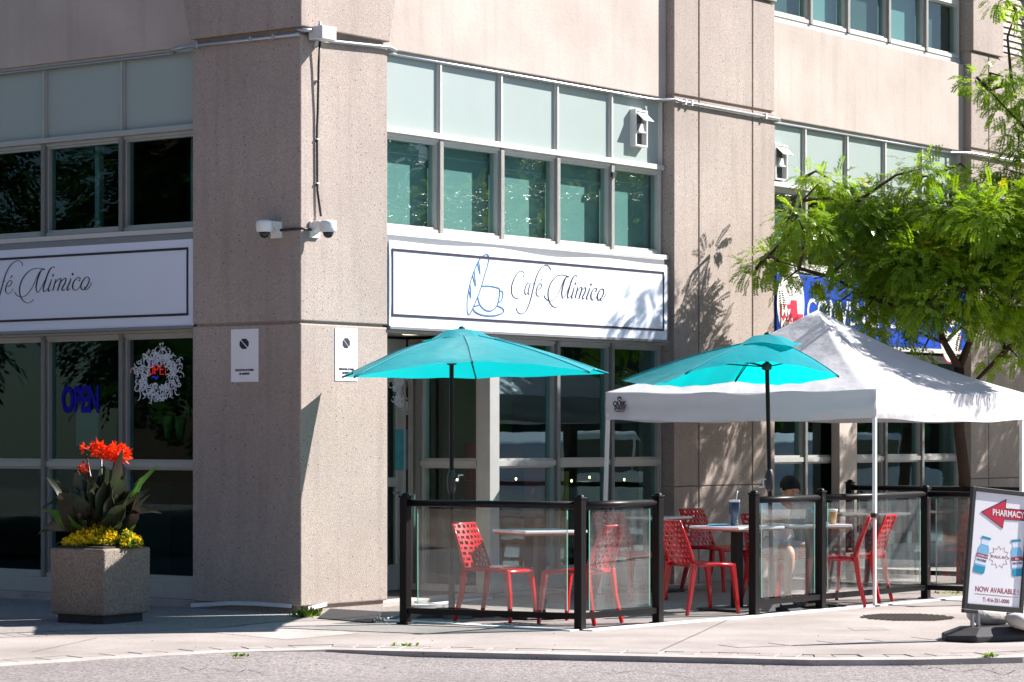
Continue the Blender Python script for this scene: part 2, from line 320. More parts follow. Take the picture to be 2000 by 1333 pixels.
def thing(name, label, cat, loc=(0, 0, 0), rz=0.0, group=None):
    o = bpy.data.objects.new(name, None); COL.objects.link(o); o.location = loc; o.rotation_euler = (0, 0, rz); o.empty_display_size = 0.2
    return tag(o, label, cat, group)
def struct(o): o['kind'] = 'structure'; return o
def clone(root, loc, rz, label, group=None):
    r = root.copy(); COL.objects.link(r); r.location = loc; r.rotation_euler = (0, 0, rz); r['label'] = label
    if group: r['group'] = group
    for ch in list(root.children):
        c = ch.copy(); COL.objects.link(c); c.parent = r
        for g in list(ch.children): d = g.copy(); COL.objects.link(d); d.parent = c
    return r
# building frame: local x runs along the sunny facade, local y along the shaded facade, corner at C
TH = math.atan2(0.798, 0.603); C = Vector((-1.845, 23.65, 0))
ex = Vector((math.cos(TH), math.sin(TH), 0)); ey = Vector((-math.sin(TH), math.cos(TH), 0))
def W(s, t, z=0.0): return tuple(C + ex * s + ey * t + Vector((0, 0, z)))
def on_right(x, y, d=0.0):       # photo measurement on the sunny facade (depth d) -> (u, z)
    t = (x - 1000) / F; P = C + ey * d; u = (t * P.y - P.x) / (ex.x - t * ex.y); Y = P.y + u * ex.y; return u, CZ + (HOR - y) * Y / F
def on_left(x, y, d=0.0):
    t = (x - 1000) / F; P = C + ex * d; u = (t * P.y - P.x) / (ey.x - t * ey.y); Y = P.y + u * ey.y; return u, CZ + (HOR - y) * Y / F
def gnd(x, y, z=0.0):            # photo measurement on level ground
    Y = (CZ - z) * F / (y - HOR); return Vector(((x - 1000) / F * Y, Y, z))
def at(x, y, Y): return Vector(((x - 1000) / F * Y, Y, CZ + (HOR - y) * Y / F))
mR = lambda u, d, z: (u, d, z)
mL = lambda u, d, z: (d, u, z)
# ================================================================= GROUND
KERB = [(-30, 14.0), (-12, 16.2), (-3.47, 18.36), (-2.70, 19.04), (-2.03, 19.54), (-1.35, 19.80), (-0.07, 19.45), (1.01, 19.17), (1.51, 19.04), (2.10, 18.86), (2.85, 18.90), (3.6, 19.10), (8, 21.5), (30, 34)]
def refine(pl, n=4):
    out = []
    for i in range(len(pl) - 1):
        for j in range(n): t = j / n; out.append((pl[i][0] * (1 - t) + pl[i + 1][0] * t, pl[i][1] * (1 - t) + pl[i + 1][1] * t))
    return out + [pl[-1]]
KR = refine(KERB)
def off(pl, d):
    out = []
    for i, p in enumerate(pl):
        a = pl[max(0, i - 1)]; b = pl[min(len(pl) - 1, i + 1)]; dx, dy = b[0] - a[0], b[1] - a[1]; q = math.hypot(dx, dy)
        out.append((p[0] - dy / q * d, p[1] + dx / q * d))
    return out
def road_z(x): t = max(0, min(1, (x + 1.75) / 1.0)); return -0.010 * (1 - t) - 0.047 * t
m = MB()
for i in range(len(KR) - 1):
    a, b = KR[i], KR[i + 1]; rows = [0, 0.6, 2, 6, 20, 60]
    for j in range(5):
        q = [(a[0], a[1] + 0.05 - rows[j]), (b[0], b[1] + 0.05 - rows[j]), (b[0], b[1] + 0.05 - rows[j + 1]), (a[0], a[1] + 0.05 - rows[j + 1])]
        m.add([(x, y, road_z(x) - (0.0 if j else 0.0)) for x, y in q], [(0, 3, 2, 1)])
struct(m.build('road', 'asphalt'))
m = MB(); m.add([(-200, -200, -0.3), (200, -200, -0.3), (200, 250, -0.3), (-200, 250, -0.3)], [(0, 1, 2, 3)]); struct(m.build('ground', 'asphalt'))
m = MB(); k0 = KR; k1 = off(KR, 0.17)
for i in range(len(KR) - 1):
    cr = (i % 6 == 0) * 0.004
    b = [(*k0[i], -0.28), (*k0[i + 1], -0.28), (*k1[i + 1], -0.28), (*k1[i], -0.28)]; t = [(p[0], p[1], 0.0) for p in b]
    t[0] = (t[0][0], t[0][1] + 0.012, -0.006); t[1] = (t[1][0], t[1][1] + 0.012, -0.006); m.hexa(b, t)
struct(m.build('kerb', 'kerb'))
# paver band behind the kerb
m = MB(); ka = off(KR, 0.18); kb = off(KR, 0.40); rnd = random.Random(3)
for i in range(4, len(KR) - 5):
    n = max(1, round(math.dist(ka[i], ka[i + 1]) / 0.2))
    for j in range(n):
        t0, t1 = (j + 0.03) / n, (j + 0.97) / n; L = lambda p, q, t: (p[0] * (1 - t) + q[0] * t, p[1] * (1 - t) + q[1] * t)
        p = [L(ka[i], ka[i + 1], t0), L(ka[i], ka[i + 1], t1), L(kb[i], kb[i + 1], t1), L(kb[i], kb[i + 1], t0)]; z = 0.0 + rnd.uniform(-0.004, 0.003)
        m.hexa([(*q, -0.06) for q in p], [(*q, z) for q in p])
struct(m.build('paver_band', 'paver', bevel=0.004, segs=1))
m = MB(); kc = off(KR, 0.17)
for i in range(len(KR) - 1):
    m.add([(*kc[i], -0.02), (*kc[i + 1], -0.02), (*off(KR, 0.45)[i + 1], -0.02), (*off(KR, 0.45)[i], -0.02)], [(0, 1, 2, 3)])
struct(m.build('joint_sand', 'soil'))
m = MB(); kd = off(KR, 0.41)
pts = [(*p, 0.0) for p in kd] + [(60, 34, 0), (60, 80, 0), (-60, 80, 0), (-60, 14, 0)]
m.add(pts, [tuple(range(len(pts)))]); m.add([(p[0], p[1], -0.05) for p in kd] + [(*p, 0.0) for p in kd], [(i, i + 1, len(kd) + i + 1, len(kd) + i) for i in range(len(kd) - 1)])
struct(m.build('pavement', 'walk'))
def sheet(name, pts, z, mat):
    m = MB(); m.add([(p[0], p[1], z) for p in pts], [tuple(range(len(pts)))]); return struct(m.build(name, mat))
G = lambda *pp: [gnd(x, y)[:2] for x, y in pp]
# exposed aggregate strip in front of the shaded facade and paver courses
sheet('aggregate_paving', G((0, 1238), (140, 1233), (420, 1228), (560, 1213), (600, 1202)) + [W(0, 0)[:2], W(0, 14)[:2], (-9.5, 21.5)], 0.004, 'aggr')
def course(name, a, b, wid, n0=0.2, z=0.0025, mat='paver'):
    m = MB(); a = Vector((*a, 0)); b = Vector((*b, 0)); d = (b - a); n = int(d.length / n0); nn = Vector((-d.y, d.x, 0)).normalized() * wid
    for j in range(n):
        p = a + d * ((j + 0.04) / n); q = a + d * ((j + 0.96) / n); z1 = z + rnd.uniform(0, 0.001)
        m.hexa([(v.x, v.y, 0.001) for v in (p, q, q + nn, p + nn)], [(v.x, v.y, z1) for v in (p, q, q + nn, p + nn)])
    return struct(m.build(name, mat))
a, b = G((0, 1246), (215, 1238)); course('paver_course', a, b, 0.35, 0.12)
a, b = G((215, 1238), (430, 1226)); course('paver_course', a, b, 0.35, 0.12)
a, b = G((1440, 1266), (2000, 1243)); course('paver_course', a, b, 0.3, 0.4)
# patio paving and its white border strip
bord = G((690, 1209), (860, 1217), (1133, 1232), (1290, 1219), (1470, 1204), (1700, 1183), (1905, 1164))
sheet('patio_paving', [W(-0.05, -0.1)[:2]] + bord + [W(9.5, -3.2)[:2], W(9.5, 0.2)[:2], W(2.0, 0.1)[:2]], 0.004, 'patio')
m = MB()
for i in range(len(bord) - 1):
    a = Vector((*bord[i], 0)); b = Vector((*bord[i + 1], 0)); d = (b - a).normalized(); nn = Vector((d.y, -d.x, 0)) * 0.13
    m.hexa([(v.x, v.y, 0.001) for v in (a, b, b + nn, a + nn)], [(v.x, v.y, 0.010) for v in (a, b, b + nn, a + nn)])
struct(m.build('border_strip', 'flash'))
for pp, zz in (([(1655, 1226), (1725, 1225), (1738, 1231), (1668, 1232)], 0.002),): sheet('utility_patch', G(*pp), zz, 'aggr')
sheet('pavement_patch', G((430, 1228), (600, 1222), (700, 1238), (560, 1250), (330, 1228)), 0.002, 'kerb')
# far side of the street, seen only in the window reflections
m = MB(); rr = random.Random(5); nx, ny = 40, 8; vs = []
for i in range(nx + 1):
    for j in range(ny + 1):
        h = [0, 0.12, 0.2, 0.28, 0.25, 0.3, 0.32, 0.25, 0.1][j]; vs.append((-13 - j * 0.55 + rr.uniform(-.2, .2), 2 + i * 0.8 + rr.uniform(-.3, .3), h + rr.uniform(-.08, .08)))
m.add(vs, [(i * (ny + 1) + j, i * (ny + 1) + j + 1, (i + 1) * (ny + 1) + j + 1, (i + 1) * (ny + 1) + j) for i in range(nx) for j in range(ny)])
struct(m.build('rock_bank', 'rock'))

# ================================================================= BUILDING
B = thing('office_building', 'pinkish concrete corner building with green tinted windows and square corner column', 'building', C, TH)
CW, CD = 1.19, 1.30                      # corner column size along the two facades
Z1 = 5.09                                # underside of the concrete spandrel band
ZJ = on_right(587, 629)[1]
m = MB(); m.box(0, CW, 0, CD, 0.065, ZJ - 0.011); m.box(0, CW, 0, CD, ZJ + 0.011, Z1 - 0.02)
col = m.build('corner_column', 'conc', B, bevel=0.014, segs=3)
m = MB(); m.box(0.03, CW - .03, 0.03, CD - .03, -0.02, Z1 + .04); m.build('column_core', 'conc', B)
e = -0.035
m = MB(); a0, a1 = CW - 0.005, CW + 0.32; c0, c1 = CD, CD + 0.33
m.hexa([(e, e, Z1 + .035), (a0, e, Z1 + .035), (a0, c0, Z1 + .035), (e, c0, Z1 + .035)], [(e, e, 6.6), (a1, e, 6.6), (a1, c1, 6.6), (e, c1, 6.6)])
m.build('column_capital', 'conc', B, bevel=0.014, segs=3)
m = MB(); m.box(e, a1, e, c1, 6.62, 12); m.build('upper_column', 'conc', B, bevel=0.014)
PA, PB = on_right(1317, 300)[0], on_right(1513, 300)[0]       # pier between the two bays
PC = on_right(1897, 300)[0]; PD = PC + 2.0
for (q0, q1) in ((PA, PB), (PC, PD)):
    gs = [q0] + [q0 + (q1 - q0) * t for t in (0.235, 0.77)] + [q1]
    m = MB()
    for i in range(3):
        for (z0, z1) in ((0.0, 1.02), (1.03, Z1 + .02), (Z1 + .05, 6.32)):
            m.box(gs[i] + (0.013 if i else 0), gs[i + 1] - (0.013 if i < 2 else 0), 0, 0.45, z0, z1)
    m.build('pier', 'conc', B, bevel=0.006)
    m = MB(); m.box(q0 + .01, q1 - .01, 0.03, 0.44, 0.01, 6.4); m.build('pier_core', 'conc', B)
    m = MB(); m.box(q0, gs[1] + .35, -0.03, 0.45, 6.345, 12)
    m.box(gs[2], q1, -0.03, 0.45, 6.345, 12); m.build('upper_pier', 'conc', B, bevel=0.006)
    m = MB(); x0, x1 = gs[1] + .35, gs[2]
    for k in range(70): z = 6.36 + k * 0.08; m.hexa([(x0, .03, z), (x1, .03, z), (x1, .08, z), (x0, .08, z)], [(x0, .05, z + .07), (x1, .05, z + .07), (x1, .09, z + .07), (x0, .09, z + .07)])
    m.build('louvre', 'smooth', B)
BAYR = [(CW, PA), (PB, PC), (PD, PD + 4.7)]
ULEFT = [(CD, 8.0)]
def spandrels(fn, u0, u1, d=0.10):
    m = MB(fn); m.box(u0 + .002, u1 - .002, d, d + .3, Z1, 6.175); m.build('spandrel', 'smooth', B, bevel=0.01)
    m = MB(fn); m.box(u0, u1, d + .05, d + .3, 6.176, 6.24); m.build('window_sill', 'alumlt', B, bevel=0.004)
    m = MB(fn); m.box(u0, u1, d, d + .3, 8.4, 12); m.build('spandrel', 'smooth', B)
spandrels(mR, *BAYR[0]); spandrels(mR, *BAYR[1]); spandrels(mR, *BAYR[2]); spandrels(mL, CD, 8.0)
m = MB(mL); m.box(8.0, 10.0, 0, .45, 0, 12); m.build('pier', 'conc', B)
# glazing ----------------------------------------------------------------
DG = 0.20
def lite(fn, a, b, z0, z1, pane='glass', rails=(), blind=None, first=False, last=False, head=0.0, door=False, sill=0.04, fr='alum'):
    """one window between mullion centres a..b: frame mesh with its panes and blind as sub-parts"""
    h = 0.025; m = MB(fn)
    if not first: m.box(a - h, a, 0.125, 0.27, z0, z1)
    if not last: m.box(b, b + h, 0.125, 0.27, z0, z1)
    m.box(a, a + h, 0.125 if not first else .15, 0.27, z0, z1); m.box(b - h, b, 0.125 if not last else .15, 0.27, z0, z1)
    zz = [z0] + [r for r in rails] + [z1]
    m.box(a + h, b - h, 0.14, 0.27, z0, z0 + sill); m.box(a + h, b - h, 0.145, 0.27, z1 - .03, z1)
    for r in rails: m.box(a + h, b - h, 0.14, 0.27, r - .026, r + .026)
    e2 = 0.022
    segs = []
    for i in range(len(zz) - 1):
        s0 = zz[i] + (sill if i == 0 else .026); s1 = zz[i + 1] - (.026 if i < len(zz) - 2 else .03); segs.append((s0, s1))
        m.box(a + h, a + h + e2, .165, .25, s0, s1); m.box(b - h - e2, b - h, .165, .25, s0, s1)
        m.box(a + h + e2, b - h - e2, .165, .25, s0, s0 + e2); m.box(a + h + e2, b - h - e2, .165, .25, s1 - e2, s1)
    o = m.build('window', fr, B)
    for s0, s1 in segs:
        p = MB(fn); p.box(a + h + e2 - .004, b - h - e2 + .004, DG, DG + .008, s0 + e2 - .004, s1 - e2 + .004); p.build('pane', pane, o)
    if blind:
        p = MB(fn); p.box(a + .002, b - .002, 0.292, 0.296, z0 + .03, z1 - .01); p.build('blind', blind, o); p = MB(fn); zz_ = z1 - .17 - .03 * math.sin(a * 5); p.box(a + .01, b - .01, 0.282, .291, zz_, zz_ + .012); p.build('blind_rail', 'alumlt', o)
    return o
def infill(fn, a, b, z0, z1, mat='panel'):
    m = MB(fn); m.box(a + .03, b - .03, .172, .26, z0, z1); o = m.build('infill_panel', mat, B)
    m = MB(fn)
    for q in (a, b):
        m = MB(fn); m.box(q - (.03 if q == b else 0), q - .012 if q == b else q + .012, .15 if q == b else .135, .27, z0, z1); m.box(q - .012 if q == b else q + .012, q if q == b else q + .03, .135 if q == b else .15, .27, z0, z1)
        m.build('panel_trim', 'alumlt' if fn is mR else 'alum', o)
PZ0, PZ1 = 4.39, 5.02; WZ0, WZ1 = 3.445, 4.335
SZ0, SZ1 = 2.555, 3.385
def upper(fn, us, blinds, fr='alumlt'):
    for i in range(len(us) - 1):
        a, b = us[i], us[i + 1]
        infill(fn, a, b, PZ0, PZ1 + .1)
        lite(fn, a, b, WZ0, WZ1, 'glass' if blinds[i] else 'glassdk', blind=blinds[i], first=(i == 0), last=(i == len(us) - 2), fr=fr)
    u0, u1 = us[0], us[-1]
    m = MB(fn); m.box(u0, u1, 0.11, 0.27, WZ1 + .001, PZ0 - .001); m.build('ledge', fr, B, bevel=0.003)
    m = MB(fn); m.box(u0, u1, 0.13, 0.27, PZ1 + .03, Z1 - .001); m.build('head_rail', 'alum', B)
    m = MB(fn); m.box(u0 + .003, u1 - .01, 0.05, 0.27, SZ1 + .012, WZ0 - .001); m.build('sill_flashing', 'alumlt', B, bevel=0.003)
u_m = [on_right(x, y, .13)[0] for x, y in ((862.5, 300), (981.5, 300), (1091, 300), (1197, 300))]
US1 = [CW + .0] + u_m + [PA - .02]
upper(mR, US1, ['blind'] * 5)
step = 0.93
u2 = [on_right(x, 330, .13)[0] for x in (1575, 1657, 1731, 1803)]
US2 = [PB] + u2 + [PC - .02]
upper(mR, US2, ['curtain', None, 'curtain', None, None][:len(US2) - 1])
US3 = [PD + i * .94 for i in range(6)]; upper(mR, US3, [None] * 5)
ul = [on_left(x, 350, .13)[0] for x in (236, 84)]
UL = [CD] + ul + [ul[-1] + 1.0 * k for k in (1, 2, 3, 4)]; UL[-1] = 8.0
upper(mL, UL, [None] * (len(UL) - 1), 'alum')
# blinds of the sunny upper row are drawn to the sill: add the thin reveal posts inside
# ground floor
ZT = 1.29; ZH = 2.50
for i in range(len(UL) - 1): lite(mL, UL[i], UL[i + 1], 0.215, ZH, 'glassdk', rails=(ZT,), first=(i == 0), last=(i == len(UL) - 2))
each(mL, 'base_panel', 'alum', B, [(CD, 8.0, .12, .28, .07, .214), (CD, 8.0, .10, .28, ZH + .001, SZ0 - .02)], .004)
m = MB(mL); m.box(CD, 8.0, .06, .4, -.05, .069); m.build('plinth', 'kerb', B, bevel=.008)
RV = 2.84                                   # right side of the recessed entrance
for i in range(2, 5):
    a, b = US1[i], US1[i + 1]
    if i == 2: a = RV + .02 + .0
    lite(mR, a if i > 2 else RV + .10, b, 0.20, ZH, 'glassr', rails=(ZT,), first=(i == 2), last=(i == 4), fr='alum')
m = MB(mR); m.box(RV - .05, RV + .10, 0.06, .22, .05, ZH + .05); m.build('entrance_post', 'alum', B, bevel=.003)
each(mR, 'base_panel', 'alum', B, [(RV + .1, PA, .12, .28, .05, .199), (CW, PA, .10, .28, ZH + .001, SZ0 - .02)])
m = MB(mR); m.box(CW, PA, .08, 1.2, -.05, .045); m.build('plinth', 'kerb', B, bevel=.01)
m = MB(); m.box(CW, RV, .29, 1.4, ZH + .03, ZH + .06); m.build('soffit', 'soffit', B)
for x in (1.55, 2.3):
    m = MB(); m.lathe([(.09, -.006), (.10, 0.0)], (x, .62, ZH + .027), 16); m.build('downlight', 'tube', B)
m = MB(); m.box(CW, RV, .20, .28, ZH + .002, SZ0); m.build('entrance_beam', 'alum', B)
mV = lambda u, d, z: (RV + d - .14, u, z)
lite(mV, .24, .98, .05, ZH, 'glass', rails=(ZT,), first=True, fr='alum')
lite(mV, .98, 1.12, .05, ZH, 'glass', rails=(), last=True, fr='alum')
# entrance door at the back of the recess
m = MB(); y0 = 1.14; x0, x1 = on_right(745, 900, 1.14)[0], RV - .04
for a, b in ((x0, x0 + .10), (x1 - .10, x1)): m.box(a, b, y0, y0 + .05, .05, 2.2)
m.box(x0 + .1, x1 - .1, y0, y0 + .05, .05, .30); m.box(x0 + .1, x1 - .1, y0, y0 + .05, 2.08, 2.2); m.box(x0 + .1, x1 - .1, y0, y0 + .05, 1.06, 1.15)
dr = m.build('door', 'alum', B, bevel=.003)
m = MB(); m.box(x0 + .1, x1 - .1, y0 + .02, y0 + .028, .30, 2.08); m.build('pane', 'glass', dr)
m = MB(); m.tube([(x0 + .12, y0 - .05, 1.0), (x1 - .12, y0 - .05, 1.0)], .012); m.build('handle', 'steeldk', dr)
m = MB(); m.box(CW, x0, y0 - .02, y0 + .1, .05, 2.5); m.box(x1, RV - .02, y0 - .02, y0 + .1, .05, 2.5); m.box(x0, x1, y0 - .02, y0 + .1, 2.2, 2.5); m.build('door_frame', 'alum', B)
# second bay (convenience shop)
for i in range(len(US2) - 1):
    a, b = US2[i], US2[i + 1]
    lite(mR, a, b, 0.20, ZH, 'glassr', rails=(ZT,), first=(i == 0), last=(i == len(US2) - 2), fr='alum')
each(mR, 'base_panel', 'alum', B, [(PB, PC, .12, .28, .0, .199), (PB, PC, .10, .28, ZH + .001, SZ0 - .02)])
m = MB(mR); m.box(on_right(1631, 880, .08)[0], on_right(1665, 880, .08)[0], .02, .13, .0, ZH); m.build('entrance_post', 'smooth', B, bevel=.003)
for i in range(5): lite(mR, US3[i], US3[i + 1], .2, ZH, 'glassdk', rails=(ZT,), first=(i == 0), last=(i == 4), fr='alum')
each(mR, 'base_panel', 'alum', B, [(PD, PD + 4.7, .12, .28, 0, .199), (PD, PD + 4.7, .1, .28, ZH, SZ1 + .05)])
m = MB(); m.box(PD + 4.7, PD + 7, 0, .45, 0, 12); m.build('pier', 'conc', B)
# second floor windows
sub = [on_right(x, y, .15)[0] for x, y in ((1582, 30), (1655, 40), (1735, 60), (1808, 70))]
US4 = [PB] + sub + [PC - .03]
for i in range(len(US4) - 1):
    lite(mR, US4[i], US4[i + 1], 6.241, 8.4, 'glass', rails=(6.93,), blind='blind' if i in (1, 3) else 'curtain', first=(i == 0), last=(i == len(US4) - 2), fr='alumlt')
for (a0, b0) in (BAYR[0], BAYR[2]):
    for i in range(5): a = a0 + (b0 - a0) * i / 5; b = a0 + (b0 - a0) * (i + 1) / 5; lite(mR, a, b, 6.241, 8.4, 'glass', rails=(6.93,), blind='curtain', first=(i == 0), last=(i == 4), fr='alumlt')
for i in range(7): a = CD + .96 * i; lite(mL, a, a + .957, 6.241, 8.4, 'glassdk', rails=(6.93,), first=(i == 0), last=(i == 6))
# interior shell
m = MB(); m.box(.3, 20, .32, 12, .0, .05 - .004); m.build('interior_floor', 'darkfloor', B)
m = MB(); m.box(.3, 20, .32, 12, 2.62, 3.30); m.box(.3, 20, .42, 12, Z1 + .0, 6.17); m.box(.3, 20, .42, 12, 8.45, 11.95); m.build('floor_slab', 'dark', B)
m = MB(); m.box(20, 20.2, .3, 12, 0, 12); m.box(.3, 20, 12, 12.2, 0, 12); m.box(7.0, 7.15, .46, 12, .05, 2.6); m.box(6.4, 6.55, .46, 12, 3.32, 5.0); m.build('interior_wall', 'dark', B)
m = MB(); m.box(5.5, 6.9, 2.9, 3.0, .05, 2.6); m.build('partition', 'green', B)
m = MB(); m.box(1.2, 20, .45, .47, 3.34, 5.02) if False else m.box(.5, .56, 3.0, 3.06, 3.3, 5.05); m.box(.5, .56, 1.75, 1.80, 3.3, 5.05); m.build('interior_post', 'alum', B)
# white membrane strips under the corner column
def ribbon(name, pts, wd, th, mat, parent=None, lab=None):
    m = MB()
    for i in range(len(pts) - 1):
        a, b = pts[i], pts[i + 1]; m.hexa([(a[0], a[1], a[2]), (b[0], b[1], b[2]), (b[0] + wd[0], b[1] + wd[1], b[2]), (a[0] + wd[0], a[1] + wd[1], a[2])],
               [(a[0], a[1], a[2] + th), (b[0], b[1], b[2] + th), (b[0] + wd[0], b[1] + wd[1], b[2] + th), (a[0] + wd[0], a[1] + wd[1], a[2] + th)])
    return m.build(name, mat, parent)
ribbon('membrane', [(-.02, CD, .012), (-.03, .8, .05), (-.02, .5, .055), (-.015, .1, .05)], (.01, 0), .035, 'flash', B)
ribbon('membrane', [(.08, -.02, .025), (.2, -.02, .04), (.33, -.02, .055)], (0, .01), .035, 'flash', B)

# ================================================================= SIGNS ON THE FACADES
Z1p = (900, 480, 6.6667); Z3p = (1050, 520, 13.3333); Z4p = (900, 490, 9.87)
def scr(base, data):
    bx, by, k = base; return [((bx + x / k, by + y / k), wd / k) for x, y, wd in data]
INK = [scr(Z1p, d) for d in [
 [(812,402,12),(825,375,4),(812,343,4),(785,332,5),(740,355,8),(700,420,11),(668,500,14),(659,570,15),(665,630,11),(690,672,7),(730,690,5),(775,675,4),(815,640,3),(838,600,2)],
 [(808,398,10),(812,404,18),(814,410,8)],
 [(885,488,6),(860,500,8),(838,550,11),(832,600,10),(842,635,8),(852,638,5),(875,605,4)],
 [(905,492,8),(888,550,11),(877,605,10),(882,640,7),(897,622,3)],
 [(1168,325,9),(1160,290,7),(1135,262,5),(1100,256,5),(1050,285,7),(1005,355,10),(970,450,12),(935,590,13),(905,710,12),(865,820,9),(830,870,6),(785,888,5),(745,870,5),(728,838,8),(724,812,6)],
 [(940,496,3),(987,498,3)],
 [(1003,572,4),(1035,555,7),(1052,520,7),(1042,498,5),(1018,502,6),(992,550,10),(980,610,11),(990,645,7),(1012,660,4),(1045,640,3),(1066,600,2)],
 [(1030,468,3),(1045,450,8),(1056,436,10)],
 [(1083,648,6),(1100,685,6),(1140,715,5),(1180,718,4),(1220,690,4),(1270,620,4),(1310,520,4),(1350,430,5)],
 [(1385,396,4),(1340,384,4),(1290,383,5),(1230,412,7),(1170,490,10),(1138,590,12),(1138,670,11),(1155,735,9),(1190,785,6),(1230,804,4),(1265,790,3),(1285,765,3)],
 [(1404,415,6),(1395,402,10),(1372,410,10),(1350,455,14),(1325,540,15),(1314,610,13),(1317,655,9),(1330,685,5),(1350,665,3),(1400,560,3),(1440,460,4)],
 [(1512,402,3),(1497,388,5),(1468,405,10),(1440,460,14),(1405,580,15),(1390,645,13),(1395,680,9),(1415,675,4),(1434,650,3)]]]
INK += [scr(Z3p, d) for d in [
 [(950,548,10),(930,640,22),(885,790,24),(892,838,14),(930,800,5)],
 [(1045,550,12),(1030,620,22),(975,835,24)], [(1000,700,5),(1060,610,6),(1120,555,10),(1150,572,20),(1135,650,24),(1075,845,24)],
 [(1100,720,5),(1160,622,6),(1225,560,10),(1252,590,20),(1225,690,24),(1170,800,24),(1185,855,14),(1230,820,5)],
 [(1350,572,10),(1335,650,22),(1275,810,24),(1287,862,14),(1330,820,5)],
 [(1512,660,8),(1520,650,38),(1528,640,8)], [(1540,625,10),(1530,585,7),(1490,578,9),(1420,650,18),(1385,760,26),(1400,850,16),(1440,880,9),(1490,860,6),(1530,800,4)],
 [(1690,590,7),(1640,602,11),(1578,700,21),(1552,800,26),(1572,878,14),(1612,885,9),(1670,810,18),(1715,700,17),(1715,620,11),(1690,590,7)],
 [(1625,830,18),(1642,888,12),(1690,870,6),(1745,790,4),(1765,730,3)],
 [(985,425,12),(985,452,38),(983,482,14)], [(1389,450,12),(1387,480,38),(1385,510,14)]]]
LOGO = [scr(Z4p, d) for d in [
 [(x, y, 17) for x, y in [(500,65),(530,90),(541,150),(520,270),(470,430),(400,680),(320,900),(230,1110),(180,1210),(150,1232),(127,1180),(121,1030),(130,900),(165,690),(225,480),(320,240),(400,130),(460,80),(500,65)]],
 [(345,200,14),(362,330,14),(372,448,20)],[(372,448,20),(345,360,14),(318,250,14)],[(258,400,14),(276,560,14),(285,688,20)],[(285,688,20),(255,600,14),(230,470,14)],[(180,660,14),(190,800,14),(192,915,20)],[(192,915,20),(170,840,14),(150,760,14)],
 [(x, y, 17) for x, y in [(400,685),(490,680),(600,690),(690,712),(743,740),(742,870),(725,970),(690,1070),(620,1140),(540,1162),(450,1130),(380,1060),(345,980),(325,890)]],
 [(x, y, 15) for x, y in [(750,780),(790,780),(812,830),(800,910),(770,970),(728,998)]],
 [(360,1045,17),(260,1075,17)],
 [(x, y, 17) for x, y in [(235,1120),(280,1180),(400,1235),(560,1255),(700,1240),(800,1200),(825,1150),(785,1100),(710,1065)]]]]
def to_sign(strokes):
    out = []
    for st in strokes:
        ps = [on_right(p[0], p[1], -.012) for p, wd in st]; out.append((ps, [wd / 190 * 1.35 for p, wd in st]))
    return out
INKS, LOGOS = to_sign(INK), to_sign(LOGO)
uR0, uR1 = CW + .012, on_right(1303, 560, -.012)[0]
def cafe_sign(fn, u0, u1, label, ufn, dface=-.012, rot=0, uneven=True):
    t = thing('shop_sign', label, 'sign', C, TH, 'white café fascia signs')
    m = MB(fn); NX = 40; vs = []; fs = []
    for i in range(NX + 1):
        u = u0 + (u1 - u0) * i / NX; bow = (0.02 * math.sin(i * .35) * math.sin(math.pi * i / NX)) if uneven else 0
        for k in range(5): vs.append((u, dface + (0.004 if k in (0, 4) else 0), SZ0 + (SZ1 - .03 - SZ0) * k / 4 - (0.02 + bow if k == 4 else 0)))
    for i in range(NX):
        for k in range(4): fs.append((i * 5 + k, (i + 1) * 5 + k, (i + 1) * 5 + k + 1, i * 5 + k + 1))
    m.add(vs, fs); m.box(u0 + .002, u1 - .002, dface + .006, .13, SZ0 + .005, SZ1 - .07); m.build('face_panel', 'signw', t)
    m = MB(fn); m.box(u0 - .004, u1 + .02, dface - .014, .13, SZ0 - .03, SZ0 - .001); m.box(u0 - .0, u1 + .02, .035, .13, SZ1 - .062, SZ1 + .008); m.box(u1 + .003, u1 + .02, dface, .13, SZ0, SZ1 - .07); m.build('sign_frame', 'steeldk', t, bevel=.003)
    fp = lambda u, v, d: fn(u, dface - .001 - d, v)
    m = MB(); q = .022; x0, x1, z0, z1 = u0 + .075, u1 - .06, SZ0 + .10, SZ1 - .135
    if fn is mR: x0, x1 = u0 + .04, u1 - .07
    m.stroke([(x0, z0), (x1, z0)], [q, q], fp, sub=1); m.stroke([(x0, z1), (x1, z1)], [q, q], fp, sub=1)
    m.stroke([(x0, z0 - q / 2), (x0, z1 + q / 2)], [q, q], fp, .004, sub=1); m.stroke([(x1, z0 - q / 2), (x1, z1 + q / 2)], [q, q], fp, .004, sub=1); m.build('border_line', 'ink', t)
    m = MB()
    for i, (ps, ws) in enumerate(INKS): m.stroke([(ufn(p[0]), p[1]) for p in ps], ws, fp, .002 + .0002 * i)
    m.build('lettering', 'ink', t)
    m = MB()
    for i, (ps, ws) in enumerate(LOGOS): m.stroke([(ufn(p[0]), p[1]) for p in ps], ws, fp, .002 + .0002 * i)
    m.build('emblem', 'logob', t); return t
cafe_sign(mR, uR0, uR1, 'sunlit white café sign with baguette and cup emblem above the umbrellas', lambda u: u)
KL = INKS[7 + 12 + 0][0][0][0] if False else None
u_endR = max(p[0] for ps, ws in INKS for p in ps); u_endL = on_left(173, 560, -.012)[0]; KSUM = u_endR + u_endL
cafe_sign(mL, CD + .012, 7.2, 'shaded white café sign at left edge, cut off by the frame', lambda u: KSUM - u, .03, uneven=False)

